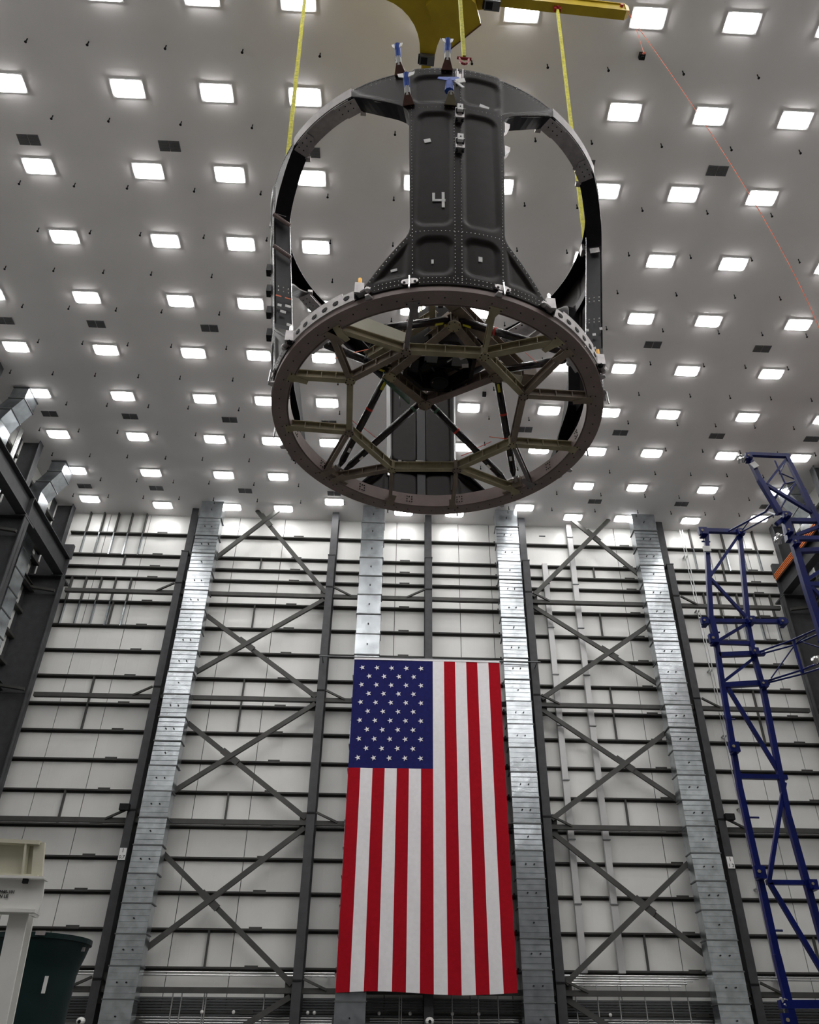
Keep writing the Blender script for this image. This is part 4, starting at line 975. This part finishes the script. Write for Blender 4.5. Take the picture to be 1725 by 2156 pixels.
# ================================================================== spreader, slings
S0 = Vector((0.693, 10.605, 27.4)); SA = math.radians(3)
spr = empty('spreader_beam', S0, 'yellow crane spreader cross above the cage', 'lifting gear', rz=SA)
for k in range(4):
    a = MB(); a.box(1.2, 5.7, -0.14, 0.14, 0.0, 0.04).box(1.2, 5.7, -0.14, 0.14, 0.42, 0.46).box(1.2, 5.7, -0.10, -0.07, 0.04, 0.42).box(1.2, 5.7, 0.07, 0.10, 0.04, 0.42).hexa([Vector(v) for v in ((5.7, -0.14, 0.0), (5.82, -0.10, 0.1), (5.82, 0.10, 0.1), (5.7, 0.14, 0.0), (5.7, -0.14, 0.46), (5.82, -0.10, 0.4), (5.82, 0.10, 0.4), (5.7, 0.14, 0.46))])
    o = a.build('spreader_arm', 'crane', spr, local=True); o.rotation_euler = (0, 0, k * PI / 2)
    q = MB().tube((5.60, -0.17, 0.3), (5.60, 0.17, 0.3), 0.05, 8).build('end_pin', 'shackle', o, local=True)
    q = MB().box(3.55, 3.75, -0.05, 0.05, -0.16, 0.02).tube((3.65, -0.1, -0.1), (3.65, 0.1, -0.1), 0.035, 8).build('sling_lug', 'shackle', o, local=True)
pl = []
for k in range(4):                                     # cross-shaped plate with concave fillets
    a = k * PI / 2; ca, sa = math.cos(a), math.sin(a)
    loc = [(1.75, -0.22), (1.75, 0.22)]
    R_ = 1.45; cx_, cy_ = 0.24 + R_, 0.24 + R_
    for q in range(1, 8): b = math.radians(270 - 90 * q / 8); loc.append((cx_ + R_ * math.cos(b), cy_ + R_ * math.sin(b)))
    for x, y in loc: pl.append((x * ca - y * sa, x * sa + y * ca))
for z in (-0.02, 0.46): MB().prism([(x, y, z) for x, y in pl], (0, 0, 0.05)).build('fillet_plate', 'crane', spr, local=True)
MB().prism([(x * 0.93, y * 0.93, 0.03) for x, y in pl], (0, 0, 0.43)).build('hub_web', 'crane', spr, local=True)
kp = MB().prism([(0.62, 1.36, -0.30), (1.46, 0.54, -0.30), (1.22, 0.0, -0.30), (0.5, -0.5, -0.30), (-0.2, 0.2, -0.30), (0.2, 0.9, -0.30)], (0, 0, 0.28)).build('lower_plate', 'crane', spr, local=True)
MB().bar((0.61, 1.38, -0.31), (1.47, 0.545, -0.31), 0.03, 0.03).build('plate_edge', 'rust', kp, local=True)
MB().tube((0, 0, 0.5), (0, 0, 1.3), 0.45, 16).build('hook_block', 'crane', spr, local=True)
MB().tube((0, 0, 1.3), (0, 0, 4.15), 0.10, 10).build('hoist_rope', 'galv_flange', spr, local=True)
for (x, y, rz_) in ((0.02, 1.80, 0.3), (1.75, 0.05, 0.4)):
    b = MB().box(x - 0.26, x + 0.20, y - 0.14, y + 0.14, -0.22, -0.03).build('load_sensor', 'galv_flange', spr, local=True)
    MB().box(x - 0.22, x - 0.02, y - 0.10, y + 0.10, -0.235, -0.22).build('sensor_screen', 'black', b, local=True)
    MB().box(x - 0.30, x - 0.26, y - 0.12, y + 0.12, -0.2, -0.05).build('sensor_lid', 'black', b, local=True)
sl = [('near', -84.8, 3.45, 0.0), ('right', 3, 3.22, 0.0), ('far', 93, 3.22, 0.0), ('left', 183, 3.22, 0.0)]
lab = {'near': 'yellow lifting sling in the middle, ending in a red shackle on the numbered panel', 'right': 'yellow lifting sling on the right side of the cage', 'far': 'yellow lifting sling behind, glimpsed through the spoked ring', 'left': 'yellow lifting sling on the left side of the cage'}
for nm_, ang, rad, _ in sl:
    aw = math.radians(ang); ta = math.radians(ang if nm_ != 'near' else -87)
    bot = Vector((CC.x + rad * math.cos(aw), CC.y + rad * math.sin(aw), 16.45 if nm_ == 'near' else 16.15)); tp = Vector((S0.x + 3.65 * math.cos(ta), S0.y + 3.65 * math.sin(ta), 27.26))
    t = empty('lifting_sling', bot, lab[nm_], 'sling')
    d = (tp - bot); sd = Vector((0, 1, 0)) if abs(math.cos(aw)) < 0.5 else Vector((0, 1, 0))
    w_ = 0.075 if nm_ == 'right' else 0.09
    sep = 0.0 if nm_ == 'near' else 0.022
    tl_ = Vector((-math.sin(ta), math.cos(ta), 0))
    MB().bar(bot + Vector((0, 0, 0.12)) + tl_ * max(sep, 0.016), tp + tl_ * max(sep, 0.016), w_, 0.03, tl_).build('webbing_leg', 'sling', t)
    MB().bar(bot + Vector((0, 0, 0.12)) - tl_ * max(sep, 0.016), tp - tl_ * max(sep, 0.016), w_, 0.03, tl_).build('webbing_leg', 'sling', t)
    s_ = MB(); arcp = [bot + Vector((0, 0, 0.10)) + (tl_ * 0.085 * math.cos(PI * q / 6) - Vector((0, 0, 0.20 * math.sin(PI * q / 6)))) for q in range(7)]
    s_.path(arcp, 0.022, 8).build('shackle_bow', 'shackle', t)
    MB().tube(bot + Vector((0, 0, 0.10)) - tl_ * 0.13, bot + Vector((0, 0, 0.10)) + tl_ * 0.13, 0.026, 8).build('shackle_pin', 'shackle', t)
# orange tag line from the spreader arm end
p0 = Vector((S0.x + 5.8, S0.y + 0.31, 27.6)); p1 = onY(1725, 690, 9.6); mid = onY(1545, 355, 10.25)
p2 = onY(1850, 960, 9.0)
pts = []
for q in range(25):
    t_ = q / 24 * 2
    a = (1 - t_) * (2 - t_) / 2; b = t_ * (2 - t_); c = t_ * (t_ - 1) / 2
    pts.append(p0 * a + mid * b + p1 * c)
pts += [p2]
tag(MB().path(pts, 0.008, 5).build('tag_line', 'rope'), 'long thin orange-red cord crossing the ceiling at the upper right', 'cord')
q0 = Vector((S0.x + 5.78, S0.y + 0.2, 27.5)); q1 = onZ(1356, 112, 25.2)
tag(MB().path([q0, (q0 + q1) / 2 + Vector((0.03, 0, -0.05)), q1], 0.007, 5).sphere(q1, 0.04, 6, 4).build('short_tag_line', 'rope'), 'short orange cord dangling from the end of the yellow spreader', 'cord')

# ================================================================== blue lattice frames at the right
def bluebars(root, items, ws=0.68):
    for nm_, a, b, w_, *r in items:
        w_ = w_ * ws
        Ya = r[0] if r else YY; Yb = r[1] if len(r) > 1 else Ya
        pa = onY(a[0], a[1], Ya); pb_ = onY(b[0], b[1], Yb)
        d = (pb_ - pa).normalized()
        if nm_ in ('brace', 'crossbar'): pa = pa - d * 0.07; pb_ = pb_ + d * 0.07
        if nm_ == 'chord': MB().bar(pa, pb_, w_, w_, (0, 1, 0)).build(nm_, 'blue', root)
        elif nm_ == 'tube': MB().tube(pa, pb_, w_ / 2, 10).build('tube_brace', 'blue', root, smooth=False)
        else: MB().bar(pa, pb_, w_, w_, (0, 1, 0)).build(nm_, 'blue', root)
def lug(root, px, py, Y, s_=0.2, m='blue', side=-1):
    p = onY(px, py, Y); o = MB().box(p.x - s_, p.x + s_, p.y - 0.05, p.y + 0.05, p.z - s_, p.z + s_).box(p.x - s_ * 0.6, p.x + s_ * 0.6, p.y - 0.12, p.y + 0.12, p.z - s_ * 1.3, p.z - s_ * 0.9).build('lug_plate', m, root)
    MB().tube(p + Vector((-s_ * 0.3, -0.07, 0)), p + Vector((-s_ * 0.3, -0.05, 0)), s_ * 0.3, 10).build('lug_bolt', 'tan', o)
def clamp(root, px, py, Y, s_=0.12):
    p = onY(px, py, Y)
    for q in range(6): MB().tube(p + Vector((random.uniform(-s_, s_), random.uniform(-s_, s_), random.uniform(-s_, s_))), p + Vector((random.uniform(-s_, s_), random.uniform(-s_, s_), random.uniform(-s_, s_))), 0.035, 8).build('pipe_clamp', 'silver', root)
YY = 16.0
b1 = onY(1665, 2156, YY)
t = empty('lattice_tower', (b1.x, YY, 0), 'tall leaning blue tubular lattice ladder frame at the lower right', 'frame')
bluebars(t, [
    ('chord', (1487, 1120), (1497, 1300), 0.15), ('chord', (1497, 1300), (1507, 1345), 0.19), ('chord', (1507, 1345), (1522, 1445), 0.15), ('chord', (1522, 1445), (1558, 1660), 0.15), ('chord', (1558, 1660), (1607, 1880), 0.155), ('chord', (1607, 1880), (1635, 2010), 0.165), ('chord', (1635, 2010), (1680, 2190), 0.175),
    ('chord', (1557, 1118), (1576, 1320), 0.145), ('chord', (1576, 1320), (1585, 1370), 0.145), ('chord', (1585, 1370), (1607, 1450), 0.15), ('chord', (1607, 1450), (1660, 1720), 0.155), ('chord', (1660, 1720), (1735, 1990), 0.165),
    ('crossbar', (1476, 1117), (1562, 1120), 0.15), ('crossbar', (1488, 1308), (1652, 1309), 0.135), ('crossbar', (1505, 1353), (1582, 1355), 0.12), ('crossbar', (1520, 1379), (1603, 1376), 0.15), ('crossbar', (1530, 1443), (1612, 1438), 0.16), ('crossbar', (1560, 1635), (1650, 1637), 0.13), ('crossbar', (1622, 1858), (1712, 1859), 0.12), ('crossbar', (1650, 2115), (1740, 2115), 0.19),
    ('brace', (1554, 1130), (1500, 1208), 0.095), ('brace', (1500, 1222), (1572, 1300), 0.095), ('brace', (1565, 1318), (1520, 1345), 0.09), ('brace', (1585, 1388), (1528, 1432), 0.085), ('brace', (1535, 1452), (1642, 1628), 0.11), ('brace', (1651, 1655), (1620, 1850), 0.11), ('brace', (1626, 1868), (1740, 2060), 0.12)])
# legs continue down to the floor
for a in ((1680, 2190), (1735, 1990)):
    p = onY(a[0], a[1], YY); MB().bar(p, Vector((p.x + 0.25 * p.z * 0.35, p.y, 0)), 0.12, 0.12, (0, 1, 0)).build('chord', 'blue', t)
for a in ((1480, 1119), (1503, 1345), (1546, 1573), (1600, 1836), (1660, 2148)): lug(t, a[0], a[1], YY - 0.1, 0.10)
for a in ((1648, 1309), (1484, 1308), (1560, 1120), (1582, 1305), (1590, 1372), (1608, 1440), (1712, 1862)): lug(t, a[0], a[1], YY - 0.08, 0.08)
for a in ((1481, 1307), (1652, 2112)): clamp(t, a[0], a[1], YY, 0.07)
for a in ((1528, 1514), (1577, 1721), (1625, 1959), (1478, 1140), (1497, 1331)):
    p = onY(a[0], a[1], YY); MB().tube(p, p + Vector((0.2, 0, 0)), 0.02, 8).build('peg', 'blue', t)
p = onY(1489, 1156, YY - 0.1); MB().box(p.x - 0.085, p.x + 0.085, p.y - 0.03, p.y + 0.03, p.z - 0.07, p.z + 0.07).build('white_band', 'paper', t)
t2 = empty('tubular_truss', onY(1725, 1400, 15.0), 'pair of curved blue tubular arms reaching right from the lattice ladder', 'frame')
bluebars(t2, [('tube', (1600, 1372), (1668, 1348), 0.06, 15.9, 15.5), ('tube', (1668, 1348), (1735, 1318), 0.06, 15.5, 15.0), ('tube', (1603, 1377), (1672, 1358), 0.06, 15.9, 15.7), ('tube', (1672, 1358), (1735, 1330), 0.06, 15.7, 15.2),
    ('tube', (1615, 1434), (1690, 1410), 0.065, 15.9, 15.5), ('tube', (1690, 1410), (1735, 1392), 0.065, 15.5, 15.0), ('tube', (1615, 1438), (1694, 1418), 0.06, 15.9, 15.7), ('tube', (1694, 1418), (1735, 1405), 0.06, 15.7, 15.3),
    ('crossbar', (1672, 1352), (1689, 1412), 0.075, 15.5), ('tube', (1671, 1362), (1624, 1428), 0.045, 15.6, 15.8), ('tube', (1690, 1352), (1735, 1366), 0.04, 15.4, 15.2), ('tube', (1672, 1358), (1700, 1338), 0.045, 15.6, 15.3)])
clamp(t2, 1718, 1388, 14.8, 0.09)
YY = 13.0
t3 = empty('lattice_tower', onY(1725, 1300, YY), 'nearer blue lattice frame cut by the right edge of the picture', 'frame')
bluebars(t3, [('chord', (1573, 955), (1600, 1010), 0.115), ('chord', (1600, 1010), (1643, 1082), 0.13), ('chord', (1655, 958), (1690, 1030), 0.105), ('chord', (1690, 1030), (1740, 1135), 0.12),
    ('crossbar', (1585, 957), (1656, 960), 0.10), ('brace', (1656, 966), (1618, 1015), 0.055), ('brace', (1622, 1026), (1735, 1094), 0.085),
    ('tube', (1632, 970), (1653, 1017), 0.045, 13.4), ('tube', (1653, 1017), (1632, 1047), 0.045, 13.4), ('tube', (1641, 995), (1676, 1010), 0.035, 13.4), ('tube', (1654, 1018), (1678, 1013), 0.035, 13.4), ('tube', (1678, 1013), (1643, 1072), 0.05, 13.4), ('tube', (1658, 1032), (1677, 1014), 0.03, 13.4), ('tube', (1642, 998), (1655, 970), 0.035, 13.4),
    ('chord', (1652, 1080), (1664, 1140), 0.17), ('crossbar', (1660, 1096), (1735, 1097), 0.11), ('crossbar', (1672, 1134), (1735, 1134), 0.11), ('brace', (1682, 1125), (1735, 1105), 0.085), ('crossbar', (1640, 1100), (1660, 1085), 0.10),
    ('chord', (1670, 1138), (1700, 1240), 0.15), ('chord', (1700, 1240), (1735, 1345), 0.155), ('crossbar', (1686, 1160), (1735, 1158), 0.11), ('crossbar', (1705, 1231), (1735, 1231), 0.11), ('brace', (1704, 1218), (1735, 1198), 0.08), ('brace', (1712, 1240), (1740, 1268), 0.09),
    ('tube', (1627, 1060), (1650, 985 + 35), 0.05, 14.0, 13.4), ('tube', (1536, 1118), (1613, 1077), 0.07, 15.9, 14.4), ('tube', (1613, 1077), (1628, 1055), 0.07, 14.4, 13.9), ('tube', (1560, 1121), (1630, 1083), 0.06, 15.9, 14.2), ('tube', (1563, 1116), (1577, 1098), 0.04, 15.8, 15.3), ('tube', (1615, 1077), (1634, 1084), 0.045, 14.4, 13.6)], 0.8)
for a in ((1655, 1085), (1661, 1118), (1675, 1142), (1576, 962)): lug(t3, a[0], a[1], YY - 0.08, 0.065)
clamp(t3, 1641, 1135, YY, 0.09); clamp(t3, 1560, 966, YY, 0.07)
p = onY(1588, 978, YY - 0.08); MB().bar(p + Vector((-0.03, 0, 0.05)), p + Vector((0.04, 0, -0.07)), 0.14, 0.02, (0, 1, 0)).build('white_band', 'paper', t3)
p = onY(1735, 1345, YY); MB().bar(p, Vector((p.x + 1.2, p.y, 0)), 0.16, 0.16, (0, 1, 0)).build('chord', 'blue', t3)

# ================================================================== white stand and tank at the lower left
YW = 12.0
def W_(x, y, Y=YW): return onY(x, y, Y)
t = empty('steel_stand', (W_(20, 2000).x, YW, 0), 'white painted steel stand with beige box top and small black stencilled text, lower left', 'stand')
def quad(name, pts, dy, m, parent, Y=YW): return MB().prism([W_(x, y, Y) for x, y in pts], (0, dy, 0)).build(name, m, parent)
hbx = MB()
def frame_rect(x0, x1, y0, y1):
    pass
a, b, c, d = W_(-40, 1768), W_(84, 1776), W_(78, 1846), W_(-40, 1838)
back = quad('box_back', [(-40, 1768), (84, 1776), (78, 1846), (-40, 1838)], 0.03, 'cream', t, YW + 0.07)
MB().bar(W_(-40, 1770), W_(86, 1776), 0.14, 0.05, (0, 0, 1)).build('box_flange', 'cream', t)
MB().bar(W_(-40, 1842), W_(82, 1848), 0.14, 0.05, (0, 0, 1)).build('box_flange', 'cream', t)
MB().bar(W_(84, 1776), W_(78, 1846), 0.14, 0.05, (0, 1, 0)).build('box_side', 'cream', t)
MB().bar(W_(58, 1774), W_(50, 1845), 0.03, 0.12, (0, 1, 0)).build('box_rib', 'cream', t)
pl_ = quad('face_plate', [(-40, 1850), (94, 1852), (90, 1886), (80, 1920), (-40, 1914)], 0.03, 'white', t)
MB().bar(W_(-40, 1847), W_(97, 1851), 0.20, 0.03, (0, 0, 1)).build('plate_flange', 'white', t)
MB().bar(W_(-40, 1918), W_(79, 1921), 0.22, 0.04, (0, 0, 1)).build('plate_flange', 'white', t)
MB().bar(W_(74, 1921), W_(70, 1930), 0.06, 0.2, (0, 1, 0)).build('plate_lip', 'white', t)
pp = W_(54, 1853, YW - 0.06); MB().box(pp.x - 0.03, pp.x + 0.03, pp.y - 0.03, pp.y + 0.03, pp.z - 0.04, pp.z + 0.02).build('black_plug', 'black', t)
e1 = (W_(40, 1879) - W_(0, 1878)).normalized()
text_part('stencil_text', '-C-TM40-101', 0.056, W_(6, 1878, YW - 0.012), orient((1, 0, 0), (0, 0, 1)), 'black', pl_)
text_part('stencil_text', 'ON LE', 0.056, W_(4, 1887, YW - 0.012), orient((1, 0, 0), (0, 0, 1)), 'black', pl_)
f0, f1 = W_(48, 1920, YW + 0.15), W_(-10, 2200, YW + 0.15); g = Vector((f1.x + (f1.x - f0.x) * f1.z / (f0.z - f1.z), f1.y, 0))
MB().ibeam(f0, g, 0.24, 0.24, 0.03, (0, 1, 0)).build('post', 'white', t)
YT = 13.5
tk = empty('green_tank', (W_(60, 2100, YT).x, YT + 1, 0), 'dark green flared tank behind the white stand', 'tank')
tc = W_(20, 2000, YT); rt_ = (W_(186, 1985, YT) - tc).length
prof = [(1.0, 0.0), (0.995, -0.05), (0.96, -0.14), (0.90, -0.27), (0.865, -0.38), (0.86, -0.5), (0.845, -0.8), (0.82, -1.2), (0.81, -1.36), (0.86, -1.55), (0.90, -1.7), (0.9, -3.2)]
zt = W_(120, 1985, YT).z; n = 40; vs = []; cxy = Vector((tc.x - 0.05, YT + 1.2, 0)); RT_ = W_(186, 1985, YT + 1.2).x - cxy.x
for r_, z_ in prof:
    for i in range(n): a = 2 * PI * i / n; vs.append((cxy.x + RT_ * r_ * math.cos(a), cxy.y + RT_ * r_ * math.sin(a), max(0.0, zt + 0.15 + z_ * 1.15)))
fs = [(j * n + i, j * n + (i + 1) % n, (j + 1) * n + (i + 1) % n, (j + 1) * n + i) for j in range(len(prof) - 1) for i in range(n)]
MB().add(vs, fs + [tuple(range((len(prof) - 1) * n, len(prof) * n))]).build('tank_shell', 'tank', tk, smooth=True)
rim = MB(); vs = []
for i in range(n):
    a = 2 * PI * i / n
    for r_, z_ in ((0.98, 0.13), (1.04, 0.13), (1.04, 0.20), (0.98, 0.20)): vs.append((cxy.x + RT_ * r_ * math.cos(a), cxy.y + RT_ * r_ * math.sin(a), zt + z_))
fs = []
for i in range(n):
    a = 4 * i; b = 4 * ((i + 1) % n); fs += [(a, b, b + 1, a + 1), (a + 1, b + 1, b + 2, a + 2), (a + 2, b + 2, b + 3, a + 3), (a + 3, b + 3, b, a)]
rim.add(vs, fs).build('rim', 'tank', tk)
def on_tank(px, py):
    d = ray(px, py); best = None
    for k in range(400):
        tt = 10 + k * 0.02; P = CP + d * (tt / d.y)
        if math.hypot(P.x - cxy.x, P.y - cxy.y) <= RT_ * 0.9: return P
    return CP + d * (13 / d.y)
for (px, py, w_, h_) in ((97, 2074, 0.05, 0.22),):
    P = on_tank(px, py) + Vector((0, -0.05, 0)); MB().box(P.x - w_ / 2, P.x + w_ / 2, P.y - 0.01, P.y + 0.01, P.z - h_ / 2, P.z + h_ / 2).build('sticker', 'paper', tk)
for (px, py) in ((88, 1967), (171, 2001)):
    P = on_tank(px, py) + Vector((0.02, -0.12, 0)); MB().box(P.x - 0.07, P.x + 0.07, P.y - 0.01, P.y + 0.01, P.z - 0.03, P.z + 0.03).build('sticker', 'alu', tk)
